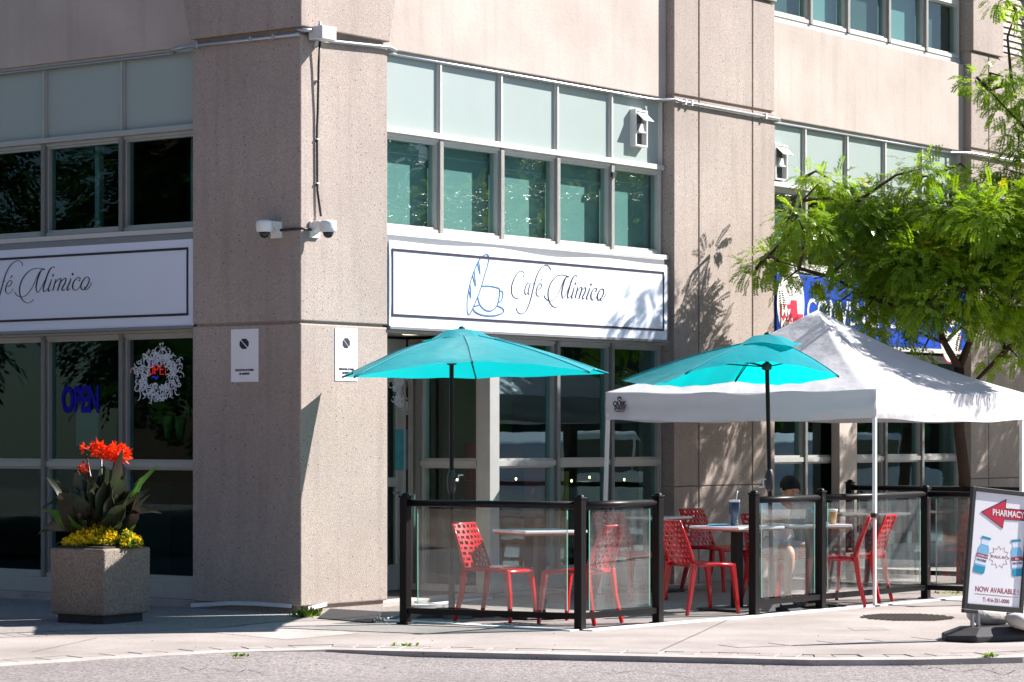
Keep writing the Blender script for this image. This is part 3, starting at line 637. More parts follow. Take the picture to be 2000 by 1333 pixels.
# blue market sign
t = thing('shop_sign', 'blue convenience shop sign behind the tree with white oval logo', 'sign', C, TH)
b0, b1 = PB + .01, on_right(1886, 650, 0)[0]
mz0, mz1 = on_right(1886, 690, 0)[1], 3.36
m = MB(); m.box(b0, b1, -.02, .13, mz0 + .03, mz1); m.build('face_panel', 'mblue', t, bevel=.004)
m = MB(); m.box(b0, b1 + .03, -.03, .13, mz0 - .02, mz0 + .029); m.box(b1 + .001, b1 + .03, -.03, .13, mz0 + .03, mz1); m.build('sign_frame', 'alumlt', t)
fp = lambda u, v, d: (u, -.021 - d, v)
def ell(cx, cz, rx, rz, n=40, a0=0, a1=2 * math.pi): return [(cx + rx * math.cos(a0 + (a1 - a0) * k / n), cz + rz * math.sin(a0 + (a1 - a0) * k / n)) for k in range(n)]
ce = on_right(1544, 590, -.02); m = MB(); m.poly(ell(ce[0], ce[1] - .02, .29, .40), fp, .004); m.build('oval', 'white', t); m = MB()
c2 = on_right(1855, 640, -.02); m.poly(ell(c2[0], c2[1] - .05, .27, .37), fp, .004); m.build('oval', 'white', t)
m = MB(); tl = on_right(1521, 588, -.02); x, z = ce[0] - .24, ce[1] - .03
m.poly([(x, z), (x + .22, z), (x + .24, z + .05), (x + .36, z + .05), (x + .38, z - .1), (x + .50, z - .1), (x + .46, z - .30), (x + .03, z - .30)], lambda u, v, d: fp(u, v, d + .005), .003); m.build('red_label', 'crim', t)
m = MB(); m.text('My', .17, lambda u, v, d: fp(u, v, d + .009), (x + .03, z - .13), .9, 'LEFT', bold=.004); m.text('Market', .17, lambda u, v, d: fp(u, v, d + .009), (x + .015, z - .275), .82, 'LEFT', bold=.004); m.build('lettering', 'white', t)
m = MB(); m.text('CONVENIENCE', .40, fp, (ce[0] + .34, ce[1] - .22), .80, 'LEFT', bold=.002); m.build('lettering', 'white', t)
m = MB(); m.stroke([(c2[0] - .24, c2[1] + .05), (c2[0], c2[1] - .03), (c2[0] + .24, c2[1] + .05)], [.05, .06, .05], lambda u, v, d: fp(u, v, d + .005)); m.build('oval_band', 'mblue', t)
m = MB(); m.stroke([(c2[0] - .28, c2[1] - .1), (c2[0] - .16, c2[1] - .35), (c2[0], c2[1] - .43), (c2[0] + .16, c2[1] - .35), (c2[0] + .28, c2[1] - .1)], [.016] * 5, lambda u, v, d: fp(u, v, d + .001)); m.poly(ell(c2[0] - .02, c2[1] + .1, .05, .05, 12), lambda u, v, d: fp(u, v, d + .006), .003); m.build('oval_outline', 'crim', t)

# two parking notices on the column
def notice(fn, u0, u1, z0, z1, flip, label):
    t = thing('parking_notice', label, 'notice', C, TH, 'no parking notices on the column')
    m = MB(fn); m.box(u0, u1, -.006, 0, z0, z1); m.build('sheet', 'pop', t)
    w_, h_ = u1 - u0, z1 - z0; sg = -1 if flip else 1; cx = (u0 + u1) / 2
    fp = lambda a, b, d: fn(cx + sg * a * w_, -.0065 - d, z0 + b * h_)
    m = MB(); cxs, cys, rx, ry = -.01, .72, .18, .105
    octo = [(math.cos(math.pi / 8 + k * math.pi / 4), math.sin(math.pi / 8 + k * math.pi / 4)) for k in range(8)]
    def clip(pts, s):
        out = []; f = lambda p: s * (p[0] + p[1]) - .14
        for i in range(len(pts)):
            a, b = pts[i], pts[(i + 1) % len(pts)]
            if f(a) >= 0: out.append(a)
            if (f(a) >= 0) != (f(b) >= 0): q = f(a) / (f(a) - f(b)); out.append((a[0] + (b[0] - a[0]) * q, a[1] + (b[1] - a[1]) * q))
        return out
    for s in (1, -1): m.poly([(cxs + p[0] * rx, cys + p[1] * ry) for p in clip(octo, s)], fp, .002)
    m.build('symbol', 'ink', t)
    m = MB(); m.text('VEHICLES WILL BE TOWED', .055, fp, (0, .205), 1.02, bold=.002, th=.002); m.text('ON DRIVEWAY', .055, fp, (0, .135), 1.02, bold=.002, th=.002); m.build('lettering', 'ink', t)
a = on_left(452, 644); b = on_left(505, 746); notice(mL, b[0], a[0], b[1], a[1], True, 'white no parking notice on shaded left face of the corner column')
a = on_right(654, 641); b = on_right(697, 745); notice(mR, a[0], b[0], b[1], a[1], False, 'white no parking notice on sunlit column face behind the umbrella tip')

# window lettering and decals
t = thing('window_decal', 'dark blue OPEN lettering on left shaded window pane', 'decal', C, TH)
a = on_left(158, 804, DG); m = MB(); m.text('OPEN', .335, lambda u, v, d: (DG - .004 - d, a[0] - u, a[1] + v), (0, 0), .60, bold=.013, space=.95); m.build('lettering', 'decalb', t)
def wreath(name, label, fn, cu, cz, rx, rz, sg, seed, grp):
    t = thing(name, label, 'decal', C, TH, grp); rr = random.Random(seed); m = MB(); fp = lambda a, b, d: fn(cu + sg * a, DG - .003 - d, cz + b)
    for k in range(260):
        th = rr.uniform(0, 6.283); r = rr.uniform(.56, 1.0); lump = 1 - .12 * (math.sin(th) > .75) + .08 * math.sin(7 * th)
        x, y = r * lump * rx * math.cos(th), r * lump * rz * math.sin(th); p = []; ang = rr.uniform(0, 6.28); L = rr.uniform(.012, .03); cv = rr.choice((-1, 1)) * rr.uniform(.3, .95)
        for j in range(6): p.append((x, y)); x += L * math.cos(ang); y += L * math.sin(ang); ang += cv; L *= .85
        m.stroke(p, [.004, .009, .010, .009, .007, .003], fp, .001 + .00001 * k, sub=2)
    for k in range(120):
        th = rr.uniform(0, 6.283); r = rr.uniform(.8, 1.1); q = rr.uniform(.003, .008); m.poly(ell(r * rx * math.cos(th), r * rz * math.sin(th), q, q, 6), fp, .001)
    for k in range(14): q = rr.uniform(.004, .013); m.poly(ell(.06 + rr.uniform(-.035, .04), rz * 1.02 + rr.uniform(-.02, .06), q, q, 7), fp, .0012)
    m.build('swirl', 'decalw', t); return t
a = on_left(309, 730, DG); wreath('window_decal', 'white swirling wreath decal on window beside the corner column', mL, a[0], a[1], .285, .235, -1, 4, 'white wreath decals')
t = thing('neon_sign', 'red OPEN neon sign hanging inside the wreath decal', 'neon sign', C, TH)
a = on_left(311, 722, .34); fp = lambda u, v, d: (.34 - d, a[0] - u, a[1] + v)
m = MB(); lt = {'O': [[(0, .1), (0, .9), (.25, 1), (.5, .9), (.5, .1), (.25, 0), (0, .1)]], 'P': [[(0, 0), (0, 1), (.4, 1), (.5, .75), (.4, .5), (0, .5)]], 'E': [[(.5, 0), (0, 0), (0, 1), (.5, 1)], [(0, .5), (.4, .5)]], 'N': [[(0, 0), (0, 1), (.5, 0), (.5, 1)]]}
for i, ch in enumerate('OPEN'):
    for st in lt[ch]: m.tube([fp(-.125 + i * .068 + p[0] * .09, -.045 + p[1] * .09, 0) for p in st], .0045, 6)
m.build('letter_tube', 'neon', t)
m = MB()
for k in range(8):
    for (dx, dz) in ((-.10 + k * .009, .065), (-.09 + k * .01, -.075), (.07 + k * .007, .07)): m.lathe([(.0035, -.003), (.0035, .003)], fp(dx, dz + .01 * math.sin(k), 0), 5)
m.build('light_dots', 'led', t)
wreath('window_decal', 'white wreath decal on glass door of the recessed entrance', lambda u, d, z: (u, 1.14 + (d - DG), z), on_right(792, 770, 1.14)[0], on_right(792, 762, 1.14)[1], .2, .19, 1, 9, 'white wreath decals')
t = tag(MB().box(on_right(772, 900, 1.14)[0], on_right(806, 900, 1.14)[0], 1.135, 1.139, 1.22, 1.62).build('poster', 'tealboard', None, loc=None), 'teal notice taped inside the glass entrance door', 'poster'); t.location = C; t.rotation_euler = (0, 0, TH)

# conduits, junction box, cable, cameras
t = thing('conduit', 'grey metal conduit along the shaded facade up to the corner box', 'pipe', C, TH, 'metal conduits under the concrete band')
zc = 4.985
def jl(pts, r, mat, name, parent, fn=None): m = MB(fn); m.tube(pts, r, 8); return m.build(name, mat, parent)
zl = on_left(587, 68)[1]
jl([(-.03, -.01, on_left(587, 68)[1]), (-.03, CD + .02, on_left(375, 92)[1] ), (-.0, CD + .25, on_left(330, 98)[1]), (.13, CD + .36, Z1 - .04), (.13, 8, Z1 - .04)], .017, 'galv', 'pipe', t)
for u in (.28, .55, CD - .1): m = MB(mL); zz = on_left(587, 68)[1] + (on_left(375, 92)[1] - on_left(587, 68)[1]) * u / CD; m.box(u - .015, u + .015, -.05, 0, zz - .022, zz + .022); m.build('clamp', 'galv', t)
t = thing('conduit', 'long white conduit running right from corner box above the café windows', 'pipe', C, TH, 'metal conduits under the concrete band')
za = on_right(635, 75)[1]; zb = on_right(775, 101)[1]
jl([(.27, -.04, za), (.36, -.03, za - .025), (CW, -.03, zb + .02), (CW + .08, -.03, zb), (CW + .14, .12, Z1 - .03), (CW + .3, .14, Z1 - .03), (PA - .25, .12, Z1 - .03), (PA - .12, .06, Z1 - .03), (PA - .02, -.02, Z1 - .02), (PA + .06, -.03, Z1 - .03), (PB + .05, -.03, Z1 - .035), (PB + .11, .0, Z1 - .04), (PB + .13, .14, Z1 - .04), (PC - .3, .14, Z1 - .03), (PC - .03, -.03, Z1 - .03), (PD + 2, -.03, Z1 - .035)], .017, 'galv', 'pipe', t)
for u in (PA + .15, PA + .27, PB - .25): m = MB(mR); m.box(u - .012, u + .012, -.052, 0, Z1 - .06, Z1 + .0) if u > 2 else m.box(u - .012, u + .012, -.052, 0, zb + .02, zb + .07); m.build('clamp', 'white', t)
t = thing('junction_box', 'white junction box at the top of the building corner', 'junction box', C, TH)
bz = on_right(612, 68)[1]
m = MB(); m.box(.07, .26, -.19, -.03, bz - .06, bz + .055); m.build('box', 'whitegrey', t, bevel=.006)
m = MB(); m.tube([(.165, -.08, bz + .05), (.165, -.08, bz + .11)], [.03, .006], 6); m.tube([(.05, -.08, bz + .015), (-.03, .02, bz + .02)], .018); m.tube([(.13, -.08, bz - .05), (.13, -.05, bz - .12)], .02); m.build('fitting', 'galv', t)
t = thing('cable', 'black cable hanging down the sunlit column to a camera', 'cable', C, TH)
zc0, zc1 = bz - .06, on_right(623, 428)[1]
m = MB(); m.tube([(.2, -.05, zc0), (.2, -.035, zc0 - .2), (.205, -.02, zc0 - .6), (.2, -.015, (zc0 + zc1) / 2), (.205, -.015, zc1 + .25), (.235, -.03, zc1 + .02)], .011, 6); m.build('cord', 'blackp', t)
for f in (.22, .55, .8): m = MB(); z = zc0 + (zc1 - zc0) * f; m.box(.188, .225, -.028, 0, z - .005, z + .005); m.build('clip', 'white', t)
def camera_dome(fn, u, sg, z, label):
    t = thing('security_camera', label, 'camera', C, TH, 'dome cameras at the corner')
    m = MB(fn); m.box(u - .06, u + .06, -.025, 0, z - .09, z + .055)
    m.hexa([(u - .045, -.11, z + .015), (u + .045, -.11, z + .015), (u + .045, -.02, z - .05), (u - .045, -.02, z - .05)], [(u - .045, -.11, z + .055), (u + .045, -.11, z + .055), (u + .045, -.02, z + .055), (u - .045, -.02, z + .055)]); m.build('bracket', 'white', t, bevel=.004)
    c = fn(u + sg * .0, -.17, z)
    m = MB(); m.lathe([(.062, -.045), (.072, -.035), (.074, .0), (.074, .03), (.07, .05), (.05, .058)], c, 24); m.build('housing', 'white', t)
    m = MB(); m.lathe([(.004, -.098), (.025, -.092), (.042, -.075), (.05, -.046)], c, 20); m.build('lens_dome', 'dome', t)
zk = on_right(606, 445)[1]
camera_dome(mL, .27, 1, zk, 'white dome camera on shaded left column face'); camera_dome(mR, .17, 1, zk, 'white dome camera on sunlit right column face')
t = tag(MB().tube([(.11, -.025, zk - .02), (-.03, -.03, zk - .018), (-.025, .21, zk - .022)], .012).build('cable', 'blackp'), 'short black cable joining the two dome cameras round the corner', 'cable'); t.location = C; t.rotation_euler = (0, 0, TH)
# exhaust vents on the infill panels
def vent(fn, u, z, label, w_=.22, h_=.38):
    t = thing('exhaust_vent', label, 'vent', C, TH, 'exhaust vents in the pale panels'); d0 = .172; f = .02
    m = MB(fn); a, b, c, d = u - w_ / 2, u + w_ / 2, z - h_ / 2, z + h_ / 2
    m.box(a, a + f, d0 - .075, d0, c, d); m.box(b - f, b, d0 - .075, d0, c, d); m.box(a + f, b - f, d0 - .075, d0, c, c + f); m.box(a + f, b - f, d0 - .075, d0, d - f, d); m.box(a + f, b - f, d0 - .07, d0, z - .045, z - .03); m.build('hood_frame', 'whitegrey', t)
    m = MB(fn); m.box(a + f, b - f, d0 - .012, d0 - .002, c + f, d - f); m.build('opening', 'dark', t)
    m = MB(fn); m.hexa([(a + f, d0 - .07, d - .03), (b - f, d0 - .07, d - .03), (b - f, d0 - .06, d - .03), (a + f, d0 - .06, d - .03)][::-1] and [(a + f, d0 - .17, d - .12), (b - f, d0 - .17, d - .12), (b - f, d0 - .165, d - .125), (a + f, d0 - .165, d - .125)], [(a + f, d0 - .07, d - .03), (b - f, d0 - .07, d - .03), (b - f, d0 - .065, d - .035), (a + f, d0 - .065, d - .035)]); m.build('flap', 'whitegrey', t)
    m = MB(fn); m.hexa([(a + .06, d0 - .06, z - .04), (b - f, d0 - .06, z - .04), (b - f, d0 - .02, z - .04), (a + .06, d0 - .02, z - .04)], [(a + .11, d0 - .06, z + .05), (b - f, d0 - .05, z + .05), (b - f, d0 - .02, z + .05), (a + .11, d0 - .02, z + .05)]); m.build('flap', 'whitegrey', t)
a = on_right(1253, 251, .1); vent(mR, a[0], a[1], 'open louvred vent above the right end of café sign')
a = on_right(1529, 318, .1); vent(mR, a[0] - .03, a[1], 'open louvred vent beside the grooved pier, right of it', .26, .40)
# black sensor clip on a mullion
a = on_right(1197, 342, .12); t = tag(MB().box(a[0] - .03, a[0] + .03, .10, .125, a[1] - .025, a[1] + .025).build('window_sensor', 'blackp'), 'small black square sensor on a mullion of the upper windows', 'sensor'); t.location = C; t.rotation_euler = (0, 0, TH)

def far_block(x, y, rz, L, H, label):
    t = thing('added_building', label, 'building', (x, y, -.3), rz); m = MB(); m.box(-L / 2, L / 2, 0, 8, 0, H); m.build('walls', 'brick', t)
    for k in range(int(L // 3.2)):
        for z in (1.0, 4.3):
            if z + 1.6 < H: m = MB(); cx_ = -L / 2 + 1.8 + k * 3.2; m.box(cx_ - .8, cx_ + .8, -.05, .02, z, z + 1.6); m.build('window', 'carg', t)
far_block(42, 38, R_(-90), 44, 7, 'low brick building added unseen to hide the bright horizon mirrored in the sunny windows')  # added out of view to cover the bright ground mirrored in the glass
far_block(-24, 7, R_(143), 44, 11, 'tall brown brick building added unseen across the street to dim the shaded facade')  # unseen block, raised and turned to cut skylight on the shaded facade

def groove(name, pts, wd, z, mat):
    m = MB(); m.stroke([tuple(q) for q in pts], [wd] * len(pts), lambda u, v, d: (u, v, z), 0.0, sub=3); o = struct(m.build(name, mat)); return o
for pts in ([(1290, 1272), (1360, 1240), (1420, 1212)], [(60, 1275), (150, 1256), (190, 1246)]): groove('pavement_joint', [gnd(*q)[:2] for q in pts], .005, .0035, 'paver')
rj = random.Random(31)
for x0_, y0_, n_ in ((1780, 1312, 9), (330, 1322, 8), (1150, 1318, 10)):
    q = [gnd(x0_ + 26 * k + rj.uniform(-6, 6), y0_ + rj.uniform(-5, 5) + k * 1.2, -.07)[:2] for k in range(n_)]; groove('road_crack', q, .006, road_z(q[3][0]) + .003, 'soil')
# ================================================================= PATIO FENCES
def fence(label, posts, rails, caps=None, grp='black glass patio fences'):
    base = posts[0]; t = thing('glass_fence', label, 'fence', (base[0], base[1], 0), 0, grp); o = Vector((base[0], base[1], 0))
    for p in posts:
        q = Vector((p[0], p[1], 0)) - o; m = MB(); an = p[2]; c, s = math.cos(an), math.sin(an)
        m.fn = lambda x, y, z, c=c, s=s, q=q: (q.x + x * c - y * s, q.y + x * s + y * c, z)
        m.box(-.036, .036, -.036, .036, 0.0, 1.045); m.box(-.055, .055, -.055, .055, 0.0, .014); m.build('post', 'black', t, bevel=.005)
        m = MB(m.fn); m.box(-.042, .042, -.042, .042, 1.046, 1.062); m.lathe([(.036, 1.062), (.032, 1.075), (.018, 1.085), (.004, 1.088)], (0, 0, 0), 12); m.build('post_cap', 'black', t, bevel=.003)
    for i, j in rails:
        a = Vector((posts[i][0], posts[i][1], 0)) - o; b = Vector((posts[j][0], posts[j][1], 0)) - o; d = (b - a).normalized(); a = a + d * .037; b = b - d * .037; L = (b - a).length
        m = MB(); m.tube([a + Vector((0, 0, 1.0)), b + Vector((0, 0, 1.0))], .029, 12); m.build('top_rail', 'black', t); m = MB(); m.tube([a + Vector((0, 0, .11)), b + Vector((0, 0, .11))], .034, 4, square=True); m.build('bottom_rail', 'black', t)
        n = Vector((-d.y, d.x, 0)) * .005; g = .08; p = a + d * g; q = b - d * g; z0, z1 = .15, .955
        m = MB(); m.hexa([p + n + Vector((0, 0, z0)), q + n + Vector((0, 0, z0)), q - n + Vector((0, 0, z0)), p - n + Vector((0, 0, z0))], [p + n + Vector((0, 0, z1)), q + n + Vector((0, 0, z1)), q - n + Vector((0, 0, z1)), p - n + Vector((0, 0, z1))])
        gp = m.build('glass_pane', 'fglass', t)
        for (e0, e1, za, zb) in ((p - d * .004, p, z0, z1), (q, q + d * .004, z0, z1)): m = MB(); m.hexa([e0 + n + Vector((0, 0, za)), e1 + n + Vector((0, 0, za)), e1 - n + Vector((0, 0, za)), e0 - n + Vector((0, 0, za))], [e0 + n + Vector((0, 0, zb)), e1 + n + Vector((0, 0, zb)), e1 - n + Vector((0, 0, zb)), e0 - n + Vector((0, 0, zb))]); m.build('glass_edge', 'gedge', gp)
    return t
def gp(x, y, an): p = gnd(x, y); return (p.x, p.y, an)
fence('black fence with glass panes at the front left of the patio, round the first umbrella', [gp(792, 1219, TH), gp(1133, 1231, TH), gp(1285, 1218, TH)], [(0, 1), (1, 2)])
pc = W(5.29, -3.27); pd_ = W(5.25, -4.5)
fence('black fence with glass panes along the right half of the patio, beside the pharmacy sign', [gp(1473, 1203, TH), gp(1603, 1190, TH), (pc[0], pc[1], TH), (pd_[0], pd_[1], TH)], [(0, 1), (1, 2), (2, 3)])
pe, pf = at(1660, 940, 29.2), W(7.75, -3.6); fence('black fence closing the far end of the patio under the tree', [(pe.x, pe.y, TH), (pf[0], pf[1], TH)], [(0, 1)])

# ================================================================= CHAIRS
def lattice(m, surf, nu, nv, hole=.70, seed=1, jit=.22):
    """net of struts with rounded openings on surf(u, v)"""
    rr = random.Random(seed); V = {}
    for i in range(nv + 1):
        for j in range(nu * 2 + 1):
            u, v = j / (nu * 2), i / nv
            if 0 < i < nv: v += rr.uniform(-1, 1) * jit / nv + (.22 / nv if (j + i) % 2 else -.22 / nv)
            if 0 < j < nu * 2: u += rr.uniform(-1, 1) * jit / (nu * 2)
            V[i, j] = (u, v)
    for i in range(nv):
        j = 0; first = (i % 2 == 1)
        while j < nu * 2:
            k = j + (1 if first else 2); k = min(k, nu * 2); first = False
            P = [V[i, q] for q in range(j, k + 1)] + [V[i + 1, q] for q in range(k, j - 1, -1)]
            out = []
            for a in range(len(P)): p, q = P[a], P[(a + 1) % len(P)]; out += [p, ((p[0] + q[0]) / 2, (p[1] + q[1]) / 2)]
            cx = sum(p[0] for p in P) / len(P); cy = sum(p[1] for p in P) / len(P); n = len(out); inn = []
            for a in range(n):
                p0, p1, p2 = out[a - 1], out[a], out[(a + 1) % n]; p = (p0[0] * .25 + p1[0] * .5 + p2[0] * .25, p0[1] * .25 + p1[1] * .5 + p2[1] * .25)
                h = hole * rr.uniform(.92, 1.05) if (k - j) == 2 else hole * .85; inn.append((cx + (p[0] - cx) * h, cy + (p[1] - cy) * h))
            m.add([surf(*p) for p in out] + [surf(*p) for p in inn], [(a, (a + 1) % n, n + (a + 1) % n, n + a) for a in range(n)]); j = k
def chair_surf_back(u, v):   # u across, v up; chair faces +X
    w = .205 - .025 * v; x = -.205 - .10 * v - .03 * v * v + .03 * (1 - (2 * u - 1) ** 2); return (x, (2 * u - 1) * w, .445 + .365 * v)
def chair_surf_seat(u, v):   # v from rear to front
    return (-.20 + .42 * v, (2 * u - 1) * (.205 + .01 * v), .445 - .018 * math.sin(math.pi * v) * (1 - (2 * u - 1) ** 2) + .012 * v * (1 - v) - .015 * max(0, v - .85) / .15)
def make_chair(label, grp):
    t = thing('lattice_chair', label, 'chair', (0, 0, 0), 0, grp)
    m = MB(); lattice(m, chair_surf_back, 6, 8, .64, 3); m.build('backrest', 'red', t, solid=.011, recalc=False)
    fr = MB()
    for s in (-1, 1): fr.tube([chair_surf_back(.5 + .5 * s, v) for v in (0, .25, .5, .75, 1)], [.017, .015, .013, .012, .011], 8)
    fr.tube([chair_surf_back(u, 1) for u in (0, .25, .5, .75, 1)], .010, 8); fr.build('back_frame', 'red', t)
    m = MB(); lattice(m, chair_surf_seat, 7, 7, .55, 5); m.build('seat', 'red', t, solid=.012, recalc=False)
    m = MB(); rim = [chair_surf_seat(0, v) for v in (0, .3, .6, .9)] + [chair_surf_seat(.1, 1), chair_surf_seat(.9, 1)] + [chair_surf_seat(1, v) for v in (.9, .6, .3, 0)] + [chair_surf_seat(0, 0)]
    m.tube([(p[0], p[1], p[2] - .014) for p in rim], .018, 6); m.build('seat_frame', 'red', t)
    for sx in (-1, 1):
        for sy in (-1, 1):
            m = MB(); top = (-.205, .195 * sy, .45) if sx < 0 else (.20, .195 * sy, .435); mid = (top[0] + .03 * sx, top[1] + .006 * sy, .22); bot = (top[0] + (.085 if sx < 0 else .05) * sx, top[1] + .025 * sy, 0.0)
            m.tube([top, mid, bot], [.034, .027, .019], 4, square=True); m.build('leg', 'red', t, bevel=.005)
    return t
CH = 'red lattice patio chairs'
ch0 = make_chair('red lattice chair facing right, behind the left fence pane and umbrella pole', CH)
def pl(o, v, rz): o.location = (v[0], v[1], 0.004); o.rotation_euler = (0, 0, rz)
pl(ch0, (-.12, 22.78), R_(-30))
clone(ch0, (.55, 22.45, .004), R_(147), 'red lattice chair seen from behind at the corner fence post', CH)
clone(ch0, (1.13, 25.7, .004), R_(-52), 'red lattice chair behind the corner-post chair, near the entrance windows', CH)
clone(ch0, (1.65, 23.72, .004), R_(30), 'red lattice chair in the fence opening, nearest the table with the tumbler', CH)
clone(ch0, (2.06, 27.2, .004), R_(-42), 'red lattice chair by the grooved pier, behind the tumbler table', CH)
clone(ch0, (2.94, 24.8, .004), R_(172), 'red lattice chair left of the white canopy leg, seen side on', CH)
clone(ch0, (3.21, 25.3, .004), R_(157), 'red lattice chair right of the white canopy leg', CH)
clone(ch0, (2.50, 25.42, .004), R_(-58), 'red lattice chair the seated person sits on', CH)
# ================================================================= TABLES
def make_table(label, grp, a=.30, b=.30):
    t = thing('patio_table', label, 'table', (0, 0, 0), 0, grp)
    m = MB(); m.box(-a, a, -b, b, .728, .752); m.build('table_top', 'ttop', t, bevel=.006)
    m = MB(); m.box(-a + .02, a - .02, -b + .02, b - .02, .712, .7275); m.build('top_edge', 'wood', t, bevel=.003)
    m = MB(); m.box(-.04, .04, -.04, .04, .03, .711); m.box(-.16, .16, -.03, .03, .70, .7115); m.build('column', 'black', t, bevel=.004)
    m = MB(); m.hexa([(-.26, -.26, .012), (.26, -.26, .012), (.26, .26, .012), (-.26, .26, .012)], [(-.25, -.25, .024), (.25, -.25, .024), (.25, .25, .024), (-.25, .25, .024)])
    for sx in (-1, 1):
        for sy in (-1, 1): m.lathe([(.018, -.004), (.018, .012)], (sx * .23, sy * .23, .0), 8)
    m.build('base_plate', 'rubber', t); return t
TG = 'white topped square patio tables'
t0 = make_table('white square table behind the front left fence pane', TG); t0.location = (.235, 23.1, .004); t0.rotation_euler = (0, 0, R_(28))
clone(t0, (2.0, 24.1, .004), R_(42), 'white square table holding the navy tumbler', TG)
clone(t0, (2.72, 24.72, .004), R_(12), 'white square table with the laptop and iced coffee', TG)
clone(t0, (1.38, 27.0, .004), R_(52), 'white square table near the café windows, behind the fence opening', TG)
clone(t0, (3.75, 28.4, .004), R_(40), 'white square table far right under the canopy', TG)
# ================================================================= UMBRELLAS
def canopy(t, apex, corners, arch, sag, zc, mat='teal', lift=.0, cap=True):
    NE, NR = 16, 12; rim = []
    n = len(corners)
    for i in range(n):
        a, b = Vector(corners[i]), Vector(corners[(i + 1) % n])
        for k in range(NE):
            s = k / NE; p = a.lerp(b, s); p.z += arch[i] * math.sin(math.pi * s) ** .9; c = Vector(apex); q = (p - c); sh = .035 * math.sin(math.pi * s); p.x -= q.x * sh; p.y -= q.y * sh; rim.append(p)
    N = len(rim); vs = []
    for j in range(1, NR + 1):
        r = j / NR
        for k, p in enumerate(rim):
            q = Vector(apex).lerp(p, r); q.z += sag * math.sin(math.pi * r) + .008 * math.sin(k * 1.7 + j) * r * (1 - abs(2 * ((k % NE) / NE) - 1)); vs.append(q)
    vs.append(Vector(apex)); fs = [(N * NR, k, (k + 1) % N) for k in range(N)]
    for j in range(NR - 1): fs += [(j * N + k, (j + 1) * N + k, (j + 1) * N + (k + 1) % N, j * N + (k + 1) % N) for k in range(N)]
    m = MB(); m.add(vs, fs, True); cn = m.build('canopy', mat, t)
    return cn, rim
def umbrella(label, base, top, apex, corners, arch, hubz, basebox, grp, crank_side, mids=True):
    t = thing('patio_umbrella', label, 'umbrella', (base[0], base[1], 0), 0, grp); o = Vector((base[0], base[1], 0))
    L = lambda p: Vector(p) - o
    cn, rim = canopy(t, L(apex), [L(c) for c in corners], arch, .035, 0)
    # vent flap on top
    m = MB(); ap = L(apex); N = 28; vs = []
    for j, (r, dz) in enumerate(((.015, .035), (.11, .018), (.22, -.055), (.27, -.062))):
        for k in range(N):
            a = 2 * math.pi * k / N; sq = 1 / max(abs(math.cos(a + .3)), abs(math.sin(a + .3))); vs.append(ap + Vector((r * sq * math.cos(a), r * sq * math.sin(a), dz + (.02 * math.sin(3 * a + 1) if j > 1 else 0))))
    fs = [(j * N + k, (j + 1) * N + k, (j + 1) * N + (k + 1) % N, j * N + (k + 1) % N) for j in range(3) for k in range(N)]
    m.add(vs, fs, True); m.build('vent_flap', 'teal', cn)
    m = MB(); m.lathe([(.03, .03), (.028, .045), (.01, .055)], ap, 12); m.build('finial', 'blackp', t)
    topv = L(top); m = MB(); m.tube([(0, 0, .1), topv * 0.5 + Vector((0, 0, .05)), topv, ap + Vector((0, 0, -.02))], .019, 12); m.build('pole', 'black', t)
    hub = Vector((topv.x, topv.y, hubz)); m = MB(); m.lathe([(.025, -.03), (.045, -.02), (.045, .02), (.03, .035)], hub, 14); m.build('hub', 'blackp', t)
    NE = 16; ends = []
    for i in range(len(corners)):
        ends.append(rim[i * NE])
        if mids: ends.append(rim[i * NE + NE // 2])
    for e_ in ends:
        k_ = [q for q in range(len(rim)) if rim[q] is e_][0]; N_ = len(rim)
        m = MB(); m.tube([cn.data.vertices[j * N_ + k_].co + Vector((0, 0, .003)) for j in range(0, 12)], .0045, 4); m.build('seam', 'seam', cn)
        mid = ap.lerp(e_, .52) + Vector((0, 0, .0)); m = MB(); m.tube([ap + Vector((0, 0, -.02)), mid + Vector((0, 0, .012)), e_ + Vector((0, 0, -.006))], .006, 5); rb = m.build('rib', 'black', t)
        m = MB(); m.tube([hub, mid + Vector((0, 0, -.01))], .006, 5); m.build('strut', 'black', rb)
    h = 1.17; cxp = topv * (h / topv.z)
    m = MB(); m.lathe([(.02, -.11), (.034, -.08), (.04, -.02), (.04, .03), (.03, .07), (.02, .09)], (cxp.x, cxp.y, h), 14); m.build('crank_housing', 'blackp', t)
    m = MB(); s = crank_side; m.tube([(cxp.x, cxp.y, h), (cxp.x + s * .06, cxp.y - .04, h), (cxp.x + s * .06, cxp.y - .04, h - .07 if s < 0 else h + .05), (cxp.x + s * .10, cxp.y - .04, h - .07 if s < 0 else h + .05)], .007, 6); m.build('crank_handle', 'whitegrey', t)
    m = MB(); m.lathe([(.028, .05), (.028, .42), (.024, .43)], (0, 0, 0), 12)
    bx, by, an = basebox; cc, ss = math.cos(an), math.sin(an)
    m.fn = lambda x, y, z: (x * cc - y * ss, x * ss + y * cc, z)
    for sx, sy in ((1, 0), (-1, 0), (0, 1), (0, -1)):
        if sx: m.hexa([(sx * .04, -.13, 0.004), (sx * bx, -.13, 0.004), (sx * bx, .13, 0.004), (sx * .04, .13, 0.004)], [(sx * .04, -.10, .085), (sx * (bx - .13), -.10, .065), (sx * (bx - .13), .10, .065), (sx * .04, .10, .085)])
        else: m.hexa([(-.13, sy * .14, 0.004), (.13, sy * .14, 0.004), (.13, sy * by, 0.004), (-.13, sy * by, 0.004)], [(-.10, sy * .14, .08), (.10, sy * .14, .08), (.10, sy * (by - .12), .06), (-.10, sy * (by - .12), .06)])
    m.build('weighted_base', 'rubber', t, bevel=.006)
    return t
UG = 'teal patio umbrellas'
p1 = (-.517, 23.2)
